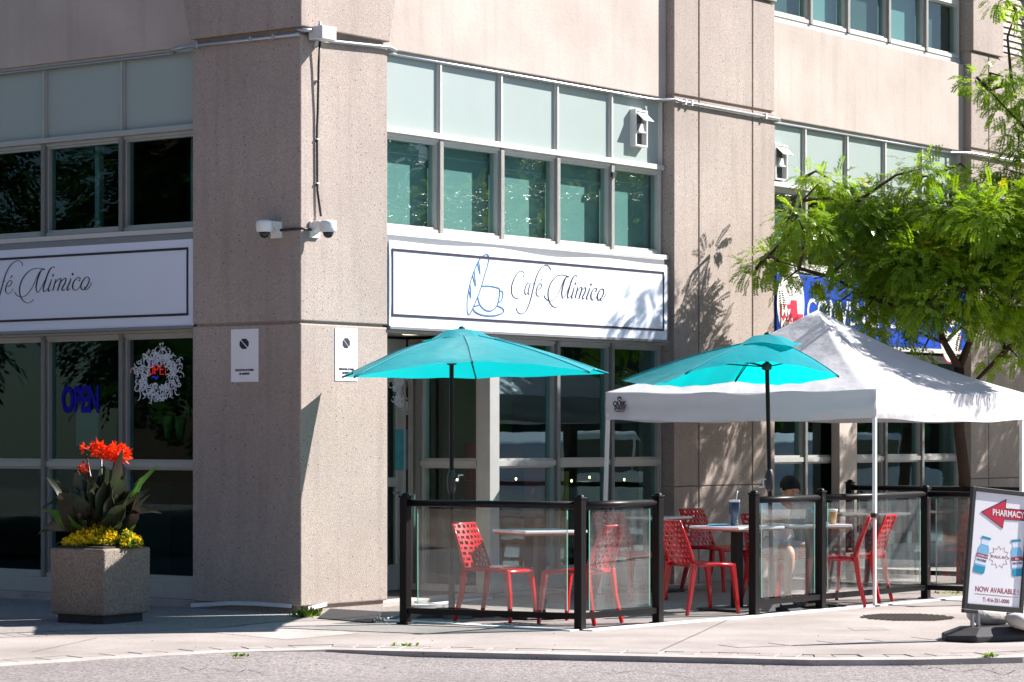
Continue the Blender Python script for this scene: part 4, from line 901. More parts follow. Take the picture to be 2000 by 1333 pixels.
umbrella('teal patio umbrella on the left with its tip against the column', p1, (-.517, 23.2, 2.28), (-.43, 23.22, 2.44),
         [(-1.28, 21.95, 2.031), (.64, 22.35, 2.082), (.87, 24.45, 2.118), (-1.50, 23.93, 2.075)], (.105, .03, -.025, .04), 2.19, (.36, .30, R_(14)), UG, 1)
p2 = (2.32, 24.15)
umbrella('teal patio umbrella on the right, tilted, in front of the white canopy', p2, (2.27, 24.15, 2.28), (2.275, 24.15, 2.425),
         [(1.50, 23.45, 2.095), (2.86, 23.70, 2.075), (2.06, 25.0, 2.06), (1.0, 24.75, 2.06)], (.115, -.05, -.05, -.06), 2.17, (.28, .28, TH), UG, -1, mids=False)
# ================================================================= CANOPY TENT
t = thing('canopy_tent', 'white pop-up canopy with peaked roof over the patio tables', 'tent', W(3.95, -3.48), TH); S = 3.0
zt, zb, za = 1.985, 1.715, 2.80
def rip(s, k): return .012 * math.sin(9 * s + k) + .008 * math.sin(23 * s + 2 * k)
m = MB(); NE, NR = 24, 14; cor = [(0, 0), (S, 0), (S, S), (0, S)]; rim = []
for i in range(4):
    a, b = cor[i], cor[(i + 1) % 4]
    for k in range(NE): q = k / NE; rim.append(Vector((a[0] + (b[0] - a[0]) * q, a[1] + (b[1] - a[1]) * q, zt - .025 * math.sin(math.pi * q))))
ap = Vector((S / 2, S / 2, za)); N = len(rim); vs = []
for j in range(1, NR + 1):
    r = j / NR
    for k, p in enumerate(rim): q = ap.lerp(p, r); f = abs(2 * ((k % NE) / NE) - 1); q.z -= (.10 - .02 * f) * math.sin(math.pi * r) * (1.0 if r > .1 else r * 10) - .014 * math.sin(k * .9 + j * .7) * r * (1 - f); vs.append(q)
vs.append(ap); fs = [(N * NR, k, (k + 1) % N) for k in range(N)]
for j in range(NR - 1): fs += [(j * N + k, (j + 1) * N + k, (j + 1) * N + (k + 1) % N, j * N + (k + 1) % N) for k in range(N)]
m.add(vs, fs, True); roof = m.build('roof', 'tent', t)
for i in range(4):
    a, b = Vector((*cor[i], 0)), Vector((*cor[(i + 1) % 4], 0)); d = (b - a).normalized(); nn = Vector((d.y, -d.x, 0)); m = MB(); vs = []; NU, NV = 90, 8
    for u in range(NU + 1):
        for v in range(NV + 1):
            s = u / NU; hz = v / NV; p = a + (b - a) * s; z = zt - .025 * math.sin(math.pi * s) + (zb - zt) * hz + .006 * math.sin(15 * s) * hz
            p = p + nn * (.004 + (.012 * math.sin(3.2 * hz * math.pi + 5 * s + i) + .008 * math.sin(31 * s + 2 * i + 4 * hz)) * hz + .02 * hz * math.sin(math.pi * s)); vs.append((p.x, p.y, z))
    m.add(vs, [(u * (NV + 1) + v, (u + 1) * (NV + 1) + v, (u + 1) * (NV + 1) + v + 1, u * (NV + 1) + v + 1) for u in range(NU) for v in range(NV)], True)
    vl = m.build('valance', 'tent', t)
    if i == 3:
        fp = lambda u, v, dd: (-.034 - dd, u, v)     # on the front face (local -x side)
        m = MB(); k = lambda a_, b_, d_: fp(2.80 - a_, 1.70 + b_, d_)
        K = lambda a_, b_, d_: fp(2.815 - a_ * .58, 1.765 + b_ * .6, d_)
        m.text('QUIK', .115, K, (.0, .135), .95, bold=.004); m.text('SHADE', .075, K, (.0, .078), .98, bold=.003, shear=.3); m.text('COMMERCIAL', .034, K, (0, .04), 1.0, bold=.0005)
        m.stroke([(-.035, .235), (-.03, .262), (0, .278), (.03, .262), (.035, .235)], [.012, .024, .03, .024, .012], K); m.poly([(-.022, .222), (0, .243), (.022, .222), (0, .21)], K, .003)
        m.build('logo', 'ink', vl)
lean = [(0, 0), (.0, 0), (.05, .02), (-.02, .10)]
for i, (x, y) in enumerate([(0.02, 0.02), (S - .02, .02), (S - .02, S - .02), (.02, S - .02)]):
    lx, ly = lean[i]; m = MB(); m.tube([(x + lx * .4, y + ly * .4, .82), (x, y, zt - .02)], .022, 4, square=True); m.tube([(x + lx, y + ly, .01), (x + lx * .4, y + ly * .4, .86)], .017, 4, square=True); lg = m.build('leg', 'white', t)
    m = MB(); m.box(x + lx - .04, x + lx + .04, y + ly - .04, y + ly + .04, .004, .012); m.build('foot_plate', 'blackp', lg); m = MB(); m.box(x + lx * .4 - .027, x + lx * .4 + .027, y + ly * .4 - .027, y + ly * .4 + .027, .81, .85); m.build('clip', 'blackp', lg)
m = MB()
for i in range(4):
    a, b = Vector((*cor[i], 0)), Vector((*cor[(i + 1) % 4], 0)); a = a.lerp(ap * Vector((1, 1, 0)) if False else Vector((S / 2, S / 2, 0)), .02); b = b.lerp(Vector((S / 2, S / 2, 0)), .02)
    for k in range(4):
        p, q = a.lerp(b, k / 4), a.lerp(b, (k + 1) / 4); z0, z1 = (zb + .05, zt - .04) if k % 2 else (zt - .04, zb + .05); m.tube([(p.x, p.y, z0), (q.x, q.y, z1)], .01, 4); m.tube([(p.x, p.y, z1), (q.x, q.y, z0)], .01, 4)
m.build('truss', 'whitegrey', t)
# ================================================================= THINGS ON THE TABLES
t = thing('tumbler', 'navy insulated tumbler with straw on white table', 'tumbler', at(1434, 1020, 24.1)[:2] + (0.756,) if False else (1.978, 24.12, .757))
m = MB(); m.lathe([(.034, 0), (.036, .09), (.046, .115), (.049, .21)], n=20); m.build('body', 'navy', t)
m = MB(); m.lathe([(.051, .2105), (.051, .222), (.046, .228)], n=20); m.build('lid', 'whitegrey', t); m = MB(); m.tube([(.012, 0, .2), (.028, 0, .31)], .004, 6); m.build('straw', 'straw', t)
t = thing('iced_coffee', 'clear cup of iced coffee on the laptop table', 'cup', (2.90, 24.52, .757))
m = MB(); m.lathe([(.03, 0), (.043, .11), (.043, .112)], n=18); m.build('drink', 'coffee', t); m = MB(); m.lathe([(.0445, .1125), (.046, .128), (.047, .134), (.04, .136)], n=18); m.build('lid', 'whitegrey', t)
t = thing('laptop', 'dark laptop with stickers open in front of the seated person', 'laptop', (2.66, 24.62, .757), R_(8))
m = MB(); m.box(-.16, .16, -.0, .22, 0, .016); m.build('keyboard_base', 'blackp', t, bevel=.003)
m = MB(); m.hexa([(-.16, -.012, .012), (.16, -.012, .012), (.16, -.004, .012), (-.16, -.004, .012)], [(-.13, -.07, .20), (.18, -.07, .20), (.18, -.062, .20), (-.13, -.062, .20)]); lidp = m.build('screen_lid', 'steeldk', t)
m = MB()
for (x, z, a_, b_) in ((.04, .10, .055, .03), (.10, .05, .04, .03), (-.08, .05, .02, .015), (-.03, .045, .02, .012), (.0, .13, .04, .02)): y = -.0135 - .058 * (z - .012) / .188; m.hexa([(x, y - .001, z), (x + a_, y - .001, z), (x + a_, y, z), (x, y, z)], [(x + .006, y - .001 - .058 * b_ / .188, z + b_), (x + a_ + .006, y - .001 - .058 * b_ / .188, z + b_), (x + a_ + .006, y - .058 * b_ / .188, z + b_), (x + .006, y - .058 * b_ / .188, z + b_)])
m.build('sticker', 'skyb', lidp)
t = tag(MB().box(-.09, .09, -.06, .06, 0, .012).build('notebook', 'skyb'), 'pale blue notebook lying beside the navy tumbler', 'notebook'); t.location = (1.85, 24.16, .757); t.rotation_euler = (0, 0, R_(30))
# ================================================================= PERSON
def skin_mesh(name, mat, chains, parent=None, sub=2, root=0):
    """connected chains of (point, radius); a chain may start at an index of an earlier vertex"""
    vs, es, rs = [], [], []; idx = {}
    for ch in chains:
        prev = None
        for it in ch:
            if isinstance(it, str): prev = idx[it]; continue
            p, r = it[0], it[1]; vs.append(p); rs.append(r if isinstance(r, tuple) else (r, r)); k = len(vs) - 1
            if len(it) > 2: idx[it[2]] = k
            if prev is not None: es.append((prev, k))
            prev = k
    me = bpy.data.meshes.new(name); me.from_pydata(vs, es, []); o = bpy.data.objects.new(name, me); COL.objects.link(o); o.parent = parent
    o.modifiers.new("skin", 'SKIN'); b = bmesh.new(); b.from_mesh(me); ly = b.verts.layers.skin.verify(); b.verts.ensure_lookup_table()
    for v, r in zip(b.verts, rs): v[ly].radius = r; v[ly].use_root = (v.index == root)
    b.to_mesh(me); b.free(); s = o.modifiers.new("sub", 'SUBSURF'); s.levels = sub; s.render_levels = sub; me.materials.append(M[mat])
    o.modifiers["skin"].use_smooth_shade = True; return o
# seated at the laptop table, facing the camera side, head bowed on the left hand
PX, PY = 2.50, 25.42
pr = thing('person', 'seated person in white t-shirt and grey shorts resting head on one hand at a laptop', 'person', (PX, PY, 0), R_(-58))
pr.rotation_euler = (0, 0, R_(-66))
# local: +X faces forwards, +Y to the person's left
hand = lambda c, d, n: None
ch = [[((-.05, 0, .50), (.13, .15), 'pelvis'), ((-.03, 0, .62), (.11, .14)), ((.02, 0, .76), (.11, .15)), ((.07, 0, .88), (.10, .16), 'chest'), ((.12, 0, .955), .055, 'neck'), ((.175, 0, .99), .05), ((.225, 0, 1.035), (.074, .068), 'head'), ((.245, 0, 1.09), (.082, .072)), ((.235, 0, 1.135), (.055, .05))],
      ['pelvis', ((.05, .10, .49), .085), ((.38, .13, .50), .062, 'kl'), ((.40, .13, .44), .055), ((.37, .14, .25), .048), ((.35, .14, .09), .033), ((.42, .15, .045), .033), ((.50, .155, .03), .026)],
      ['pelvis', ((.05, -.10, .49), .085), ((.38, -.11, .50), .062), ((.40, -.11, .44), .055), ((.37, -.11, .25), .048), ((.36, -.11, .09), .033), ((.43, -.12, .045), .033), ((.51, -.12, .03), .026)],
      ['chest', ((.06, .18, .90), .055), ((.17, .25, .83), .045), ((.30, .22, .80), .036), ((.33, .10, .87), .03), ((.30, .03, .96), .024, 'wl'), ((.285, .02, 1.0), (.026, .034), 'pl')],
      ['chest', ((.06, -.18, .90), .055), ((.16, -.27, .80), .045), ((.26, -.26, .775), .036), ((.40, -.12, .79), .03), ((.46, -.06, .79), .023), ((.50, -.03, .79), (.018, .034), 'pr')]]
for k, dx in enumerate((-.024, -.008, .008, .024)):
    L = (.055, .065, .068, .05)[k]; ch.append(['pl', ((.275, .02 + dx, 1.035), .010), ((.262, .018 + dx, 1.035 + L * .55), .0092), ((.247, .016 + dx, 1.035 + L), .0075)])
    ch.append(['pr', ((.53, -.03 + dx, .79), .010), ((.555, -.03 + dx, .785), .0092), ((.555 + L * .4, -.03 + dx, .77), .0075)])
ch.append(['wl', ((.30, .055, .985), .011), ((.275, .075, 1.015), .0085)]); ch.append(['pr', ((.50, .01, .785), .011), ((.52, .03, .778), .0085)])
body = skin_mesh('body', 'skin', ch, pr)
skin_mesh('t_shirt', 'tee', [[((-.05, 0, .52), (.145, .165), 'a'), ((-.03, 0, .62), (.13, .16)), ((.02, 0, .76), (.125, .165)), ((.065, 0, .875), (.115, .17), 'c'), ((.10, 0, .93), (.075, .08))],
      ['c', ((.06, .185, .895), .07), ((.15, .245, .84), .064), ((.18, .25, .825), .062)], ['c', ((.06, -.185, .895), .07), ((.14, -.255, .82), .064), ((.17, -.265, .80), .062)]], pr)
skin_mesh('shorts', 'shorts', [[((-.06, 0, .50), (.15, .165), 'a'), ((0, 0, .50), (.12, .16), 'b')], ['b', ((.08, .10, .49), .098), ((.31, .125, .497), .082)], ['b', ((.08, -.10, .49), .098), ((.31, -.11, .497), .082)]], pr)
hm = MB(); NL, NS = 12, 20; vs = []
rrh = random.Random(2)
for i in range(NL + 1):
    for j in range(NS):
        th = math.pi * .62 * i / NL; a = 2 * math.pi * j / NS; front = max(0, math.cos(a)); th2 = th * (1 - .22 * front); r = .096 + rrh.uniform(-.003, .004)
        vs.append((.222 + r * 1.08 * math.sin(th2) * math.cos(a), r * .95 * math.sin(th2) * math.sin(a), 1.085 + r * math.cos(th2) + .25 * (r * math.sin(th2) * math.cos(a)) * -1))
hm.add(vs, [(i * NS + j, (i + 1) * NS + j, (i + 1) * NS + (j + 1) % NS, i * NS + (j + 1) % NS) for i in range(NL) for j in range(NS)], True); hm.build('hair', 'hair', pr, solid=.008)
m = MB()
for s in (-1, 1): m.lathe([(.002, -.004), (.008, 0), (.002, .004)], (.312, s * .028, 1.045), 8)
m.build('eyes', 'ink', pr); m = MB(); m.hexa([(.29, -.012, 1.005), (.318, -.008, 1.005), (.318, .008, 1.005), (.29, .012, 1.005)], [(.305, -.006, 1.045), (.315, -.004, 1.045), (.315, .004, 1.045), (.305, .006, 1.045)]); m.build('nose', 'skin', pr, bevel=.003)
m = MB(); m.tube([(.278, -.02, .99), (.288, 0, .988), (.278, .02, .99)], .004, 6); m.build('mouth', 'redp', pr)
for s in (-1, 1): m = MB(); m.lathe([(.006, -.025), (.014, -.01), (.016, .01), (.008, .025)], (.215, s * .083, 1.055), 8); m.build('ear', 'skin', pr)
m = MB()
for s in (-1, 1): m.hexa([(.30, s * .12 - .05, 0.004), (.55, s * .12 - .045, 0.004), (.55, s * .12 + .055, 0.004), (.30, s * .12 + .05, 0.004)], [(.31, s * .12 - .04, .075), (.52, s * .12 - .035, .045), (.52, s * .12 + .045, .045), (.31, s * .12 + .045, .075)])
m.build('shoes', 'white', pr, bevel=.015)

# ================================================================= PHARMACY SIDEWALK SIGN
sb = gnd(1935, 1250); sa = R_(28)
t = thing('sidewalk_sign', 'black framed pharmacy sidewalk sign with red arrow and two vials', 'sign', (sb.x, sb.y, 0), sa)
TL = R_(-5.5); ct, st_ = math.cos(TL), math.sin(TL); SX, SZ = 0.0, .22
def sg(u, v, d): return (SX + u * ct - v * st_, -.025 - d, SZ + u * st_ + v * ct)     # leaning board plane
hw = .285; hh = .93
m = MB()
def sbox(m, u0, u1, v0, v1, d0, d1): m.hexa([sg(u0, v0, d0), sg(u1, v0, d0), sg(u1, v0, d1), sg(u0, v0, d1)], [sg(u0, v1, d0), sg(u1, v1, d0), sg(u1, v1, d1), sg(u0, v1, d1)])
sbox(m, -hw, -hw + .035, 0, hh, -.02, .012); sbox(m, hw - .035, hw, 0, hh, -.02, .012); sbox(m, -hw + .035, hw - .035, 0, .045, -.02, .012); sbox(m, -hw + .035, hw - .035, hh - .035, hh, -.02, .012)
sbox(m, -hw, -hw + .14, -.03, -.001, -.02, .012); sbox(m, hw - .14, hw, -.03, -.001, -.02, .012)
m.build('frame', 'blackp', t, bevel=.004); m = MB(); sbox(m, -hw + .03, hw - .03, .04, hh - .03, -.012, -.0003); m.build('poster_panel', 'pop', t)
# printed content in panel coordinates: a in -1..1 across, b in 0..1 up
pw, ph, pb_ = hw - .035, hh - .08, .045
pp = lambda x, y, d=0: sg(((x - 315) / 275) * pw, pb_ + (1170 - y) / 1110 * ph, d + .0)
def un(x, y): # undo the lean of the traced zoom picture
    return x + (y - 620) * .072 + 8, y - (x - 315) * .075
P3 = lambda x, y, d: pp(*un(x, y), d)
ar = [(133, 245), (396, 115), (388, 206), (632, 220), (622, 324), (372, 312), (360, 403)]
m = MB(); m.poly(ar, P3, .0015); m.build('arrow', 'crim', t); m = MB(); m.stroke(ar, [7] * 7, lambda a_, b_, d: P3(a_, b_, d + .0016), .0008, sub=1, closed=True); m.build('arrow_outline', 'ink', t)
tx = lambda ox, oy, sc_: (lambda u, v, d: P3(ox + u * sc_, oy - v * sc_ + u * sc_ * .075, d + .002))
m = MB(); m.text('PHARMACY', 1.0, tx(416, 286, 88), (0, 0), .72, bold=.02, th=.001); m.build('lettering', 'white', t)
tp = lambda ox, oy, sc_: (lambda u, v, d: P3(ox + u * sc_, oy - v * sc_ + u * sc_ * .075, d + .0001))
m = MB(); m.text('NOW AVAILABLE !', 1.0, tp(306, 1044, 72), (0, 0), .76, bold=.012, th=.0004); m.build('print', 'maroon', t); m = MB(); m.text('T: 416-251-0000', 1.0, tp(298, 1138, 56), (0, 0), .74, bold=.012, th=.0004); m.stroke([(76, 1052), (530, 1089)], [4, 4], P3, .0006, sub=1)
m.text('WALK-IN !', 1.0, tp(326, 702, 40), (0, 0), .95, bold=.002, th=.0004)
star = []
for k in range(22): a_ = math.pi * k / 11 + .1; r = 112 if k % 2 == 0 else 78; star.append((326 + r * math.cos(a_) * .95, 690 + r * math.sin(a_)))
m.stroke(star, [4] * 22, P3, .0006, sub=1, closed=True); m.build('print', 'maroon', t)
def vial(cx, cy, an, lab1, lab2):
    q = lambda u, v, d: P3(cx + u * math.cos(an) - v * math.sin(an), cy + u * math.sin(an) + v * math.cos(an), d)
    m = MB(); m.poly([(-58, -70), (-40, -105), (40, -105), (58, -70), (60, 170), (45, 185), (-45, 185), (-60, 170)], q, .0012); m.build('vial_glass', 'skyb', t)
    m = MB(); m.poly([(-38, -165), (38, -165), (38, -106), (-38, -106)], q, .0011); m.build('vial_neck', 'signw', t); m = MB(); m.poly([(-59, 30), (59, 30), (59, 95), (-59, 95)], lambda u, v, d: q(u, v, d + .0013), .0005); m.build('vial_label', 'signw', t)
    m = MB(); m.poly([(-48, -185), (48, -185), (48, -160), (-48, -160)], lambda u, v, d: q(u, v, d + .0013), .0008); m.build('vial_cap', 'tealp', t); m = MB(); m.poly([(-58, 110), (58, 110), (58, 168), (44, 182), (-44, 182), (-58, 168)], lambda u, v, d: q(u, v, d + .0013), .0006); m.build('vial_liquid', 'tealp', t)
    m = MB(); m.poly([(-60, -12), (60, -12), (60, 29), (-60, 29)], lambda u, v, d: q(u, v, d + .0013), .0008); m.build('vial_band', 'maroon', t)
    m = MB(); m.text(lab1, 1.0, lambda u, v, d: q(u, -v, d + .0025), (0, -22), 1, th=.0005) if False else None
    m.text(lab1, 30, lambda u, v, d: q(u, 20 - v, d + .0024), (0, 0), .8, th=.0005, bold=.5); m.build('lettering', 'white', t)
    m = MB(); m.text(lab2, 30, lambda u, v, d: q(u, 62 - v, d + .0024), (0, 0), .8, th=.0005, bold=.8); m.build('lettering', 'ink', t)
vial(150, 670, R_(13), 'COVID-19', 'VACCINE'); vial(512, 695, R_(-4), 'FLU', 'VACCINE')
m = MB()
for s in (-1, 1):
    for k in (-.02, .035): x = s * .185 + k + .01; m.box(x - .008, x + .008, -.04, -.01, .09, .20)
m.build('spring_legs', 'steeldk', t)
m = MB(); m.add([(-.42, 0, .0), (-.30, -.22, 0), (.34, -.24, 0), (.44, -.08, 0), (.44, .2, 0), (-.30, .22, 0), (-.43, 0, .04), (-.31, -.22, .05), (.34, -.24, .05), (.45, -.08, .05), (.44, .2, .05), (-.30, .22, .05), (-.24, -.04, .105), (-.20, -.12, .105), (.28, -.13, .105), (.34, 0, .105), (.33, .12, .105), (-.2, .12, .105)],
    [(0, 1, 2, 3, 4, 5), (12, 13, 14, 15, 16, 17)] + [(i, (i + 1) % 6, 6 + (i + 1) % 6, 6 + i) for i in range(6)] + [(6 + i, 6 + (i + 1) % 6, 12 + (i + 1) % 6, 12 + i) for i in range(6)])
m.build('water_base', 'rubber', t, bevel=.012)
def sack(c, sx, sy, sz, seed, label):
    rr = random.Random(seed); m = MB(); vs = []; n1, n2 = 18, 10
    for i in range(n2 + 1):
        for j in range(n1):
            th = math.pi * i / n2; a_ = 2 * math.pi * j / n1; se = lambda x: math.copysign(abs(x) ** .6, x); k = 1 + rr.uniform(-.05, .05)
            vs.append((sx * se(math.sin(th)) * se(math.cos(a_)) * k, sy * se(math.sin(th)) * se(math.sin(a_)) * k, sz * (math.cos(th) * k)))
    m.add(vs, [(i * n1 + j, (i + 1) * n1 + j, (i + 1) * n1 + (j + 1) % n1, i * n1 + (j + 1) % n1) for i in range(n2) for j in range(n1)], True)
    o = m.build('sandbag', 'bag'); o.location = c; tag(o, label, 'sandbag', 'white sandbags weighing down the sign'); return o
o = sack((sb.x + .02, sb.y + .20, .17), .17, .12, .065, 3, 'white woven sandbag behind the pharmacy sign legs'); o.rotation_euler = (R_(8), 0, R_(25))
o = sack((sb.x + .26, sb.y - .10, .135), .18, .10, .06, 8, 'white woven sandbag on the right end of the pharmacy sign base'); o.rotation_euler = (0, R_(14), R_(28))
# ================================================================= PLANTER
pc_ = gnd(203, 1222); pa = R_(57.7)
pt = thing('planter', 'square exposed aggregate concrete planter on dark base, left of the column', 'planter', (pc_.x, pc_.y, 0), pa); a = .585
m = MB(); m.hexa([(.0, .0, .075), (a, 0, .075), (a, a, .075), (0, a, .075)], [(-.006, -.006, .625), (a + .006, -.006, .625), (a + .006, a + .006, .625), (-.006, a + .006, .625)]); tub = m.build('tub', 'planter', pt, bevel=.022, segs=3)
m = MB(); m.box(.045, a - .045, .045, a - .045, .004, .074); m.build('plinth', 'rubber', pt)
m = MB(); m.box(.03, a - .03, .03, a - .03, .60, .64); m.build('soil', 'soil', pt)
def blade(m, base, dirv, L, wd, droop, twist=0.0, n=9):
    d = Vector(dirv).normalized(); p = Vector(base); side = d.cross(Vector((0, 0, 1)))
    if side.length < .1: side = Vector((1, 0, 0))
    side.normalize(); side = Matrix.Rotation(twist, 3, d) @ side; vs = []
    for i in range(n + 1):
        t_ = i / n; w_ = wd * (math.sin(math.pi * min(1, t_ ** .75 * .97 + .03)) ** .8) + .004; nrm = side.cross(d).normalized()
        vs += [p + side * w_ + nrm * w_ * .35 * math.sin(t_ * 9), p - nrm * w_ * .15, p - side * w_ + nrm * w_ * .35 * math.cos(t_ * 8)]
        p = p + d * (L / n); d = (d + Vector((0, 0, -droop / n * (0.4 + 1.6 * t_)))).normalized()
    m.add(vs, [(i * 3 + k, i * 3 + k + 1, (i + 1) * 3 + k + 1, (i + 1) * 3 + k) for i in range(n) for k in (0, 1)], True)
cx0 = Vector(pt.matrix_world.translation); ctr = Vector((pc_.x, pc_.y, 0)) + Matrix.Rotation(pa, 3, 'Z') @ Vector((a / 2, a / 2, 0))
PX_ = 22.7 / F
cn = thing('canna_plant', 'bronze leaved canna with orange red flowers growing in the planter', 'plant', (ctr.x, ctr.y, .62)); rr = random.Random(21)
mb, mg = MB(), MB()
L3 = lambda x, y, yy=0: Vector(((x - 203) * PX_, yy, (1073 - y) * PX_))      # photo offsets from the planter top
LV = [((195, 1060), (165, 940), .5, .045, .25, 0), ((190, 1050), (150, 880), .60, .05, .1, 1), ((215, 1050), (205, 900), .6, .06, .05, 0), ((215, 1040), (255, 875), .75, .055, .0, 1), ((190, 1040), (120, 950), .62, .04, .3, 0),
      ((185, 1010), (125, 955), .50, .045, 1.6, 0), ((185, 1050), (115, 990), .48, .055, .5, 1), ((190, 1060), (120, 1040), .4, .03, 1.2, 0), ((180, 1040), (105, 1010), .45, .03, 1.3, 1), ((225, 1010), (290, 930), .50, .055, .2, 0),
      ((220, 1020), (305, 915), .62, .05, .15, 0), ((230, 1000), (300, 995), .42, .022, .35, 1), ((225, 1060), (265, 1020), .28, .04, .4, 0), ((200, 1060), (178, 1010), .35, .05, .6, 0), ((210, 1050), (240, 1000), .38, .05, .3, 1),
      ((195, 1030), (215, 930), .5, .06, .1, 2), ((200, 1050), (190, 920), .55, .055, .05, 2), ((205, 1040), (230, 940), .5, .05, .1, 2), ((190, 1000), (160, 935), .3, .03, .9, 1)]
for k in range(26):
    q = rr.uniform(-1, 1); LV.append(((205 + q * 22, 1055), (208 + q * 48 + rr.uniform(-10, 10), rr.uniform(890, 975) + abs(q) * 40), rr.uniform(.34, .6), rr.uniform(.055, .085), rr.uniform(.1, .9), 1))
for i, (b_, tip, L, wd, dr_, tw) in enumerate(LV):
    p0 = L3(*b_, rr.uniform(-.08, .08)); p1 = L3(*tip, rr.uniform(-.22, .12)); (mg if i in (6, 9, 10, 12, 13) else mb).__class__
    blade(mg if i in (6, 9, 10, 12, 13, 18) else mb, p0, p1 - p0, L, wd * 1.85, dr_, rr.uniform(-.9, .9) + tw * .5)
mb.build('bronze_leaves', 'canna', cn, recalc=False); mg.build('green_leaves', 'cannag', cn, recalc=False)
m = MB()
for tip in ((205, 885), (240, 895), (176, 890), (230, 905)): m.tube([L3(205, 1065), L3((205 + tip[0]) / 2, (1065 + tip[1]) / 2, .02), L3(*tip)], [.012, .009, .006], 6)
m.build('stem', 'canna', cn)
def petals(m, c, r, n, rr, pr_=.028):
    for k in range(n):
        d = Vector((rr.gauss(0, 1), rr.gauss(0, 1), rr.gauss(0, .8))).normalized(); p = c + d * r * rr.uniform(.3, 1); s = d.orthogonal().normalized(); s = Matrix.Rotation(rr.uniform(0, 6), 3, d) @ s; u = (d + Vector((0, 0, .3))).normalized(); q = pr_ * rr.uniform(.7, 1.2)
        m.add([p, p + s * q * .6 + u * q * .7, p + u * q * 1.7 + d.cross(s) * q * .3, p - s * q * .6 + u * q * .7], [(0, 1, 2, 3)])
for (x, y, r, n) in ((206, 880, .07, 110), (240, 890, .085, 140), (255, 888, .035, 30), (222, 893, .03, 24), (172, 917, .03, 24), (174, 880, .018, 12)):
    m = MB(); petals(m, L3(x, y, -.06), r, n, rr); m.build('flower', 'petal', cn, recalc=False)
for k, (x, y, rx, rz, n, lab) in enumerate(((198, 1052, .22, .12, 420, 'yellow marigolds in a mound at the middle of the planter'), (155, 1062, .12, .06, 150, 'yellow marigolds low at the left rim of the planter'), (262, 1052, .10, .09, 110, 'yellow and green marigolds at the right rim of the planter'))):
    g = thing('marigold_plant', lab, 'plant', (ctr.x + (x - 203) * PX_, ctr.y - (.10 if k != 1 else .0), .625), 0, 'marigolds in the planter'); m = MB(); ml = MB()
    for i in range(n // 2):
        a_ = rr.uniform(0, 6.28); q = rr.uniform(0, 1) ** .5; c = Vector((rx * q * math.cos(a_), .1 * q * math.sin(a_), rz * 1.7 * (1 - q * q * .75) * rr.uniform(.55, 1)))
        if k != 2 or rr.random() < .55: petals(m, c, .013, 13, rr, .016)
        for j in range(5): blade(ml, c + Vector((rr.uniform(-.02, .02), rr.uniform(-.01, .03), -.03)), (rr.uniform(-1, 1), rr.uniform(-1, 1), rr.uniform(0, 1)), .045, .008, .4, 0, 3)
    m.build('blossoms', 'yellow', g, recalc=False); ml.build('foliage', 'weed', g, recalc=False)
# ================================================================= GROUND DETAILS
def plate(label, pts, h):
    m = MB(); b_ = [gnd(*p) for p in pts]; o = b_[0]; m.hexa([(q.x - o.x, q.y - o.y, 0.006) for q in b_], [(b_[0].x - o.x, b_[0].y - o.y, .008), (b_[1].x - o.x, b_[1].y - o.y, .008), (b_[2].x - o.x, b_[2].y - o.y, h), (b_[3].x - o.x, b_[3].y - o.y, h)])
    q = m.build('threshold_ramp', 'rubber', bevel=.003); q.location = (o.x, o.y, 0); tag(q, label, 'ramp')
plate('black rubber ramp on the paving beside the column corner', [(620, 1209), (728, 1218), (745, 1206), (645, 1200)], .05)
t = tag(MB().tube([Vector(W(CW + .12, -.22, .05)), Vector(W(CW + .2, -.5, .03)), gnd(800, 1188) + Vector((0, 0, .015)), gnd(880, 1180) + Vector((0, 0, .015)), gnd(960, 1172) + Vector((0, 0, .015))], .014, 6).build('hose', 'flash'), 'white hose lying on the patio between column and fence', 'hose')
t = tag(MB().tube([gnd(728, 1217) + Vector((0, 0, .02)), gnd(765, 1212) + Vector((0, 0, .02)), gnd(800, 1207) + Vector((0, 0, .05))], .012, 6).build('cable', 'steeldk'), 'grey cable on the ground by the first fence post', 'cable')
gc = gnd(1772, 1207); t = thing('drain_grate', 'round cast iron tree grate set in the pavement', 'grate', (gc.x, gc.y, 0.004))
m = MB()
for i in range(-9, 10):
    for j in range(-9, 10):
        x, y = i * .042, j * .05
        if x * x / .15 + y * y / .2 < 1: m.box(x - .015, x + .015, y - .018, y + .018, 0, .006)
m.build('openings', 'soil', t)
def weeds(name, label, c, n, r, h, seed, grp=None, kind=None):
    rr = random.Random(seed); m = MB()
    for i in range(n): a_ = rr.uniform(0, 6.28); q = rr.uniform(0, r); blade(m, (q * math.cos(a_) * 1.6, q * math.sin(a_), 0), (rr.uniform(-1, 1), rr.uniform(-1, 1), rr.uniform(.5, 2)), h * rr.uniform(.5, 1), .006, .8, 0, 4)
    o = m.build(name, 'weed', None, recalc=False); o.location = c; tag(o, label, 'weed', grp); return o
weeds('weed', 'dark green weed growing at the foot of the column corner', (gnd(592, 1206).x, gnd(592, 1206).y, 0), 60, .06, .12, 1)
weeds('weed', 'bright green weed beside the rubber ramp', (gnd(617, 1203).x, gnd(617, 1203).y, 0), 26, .03, .10, 2)
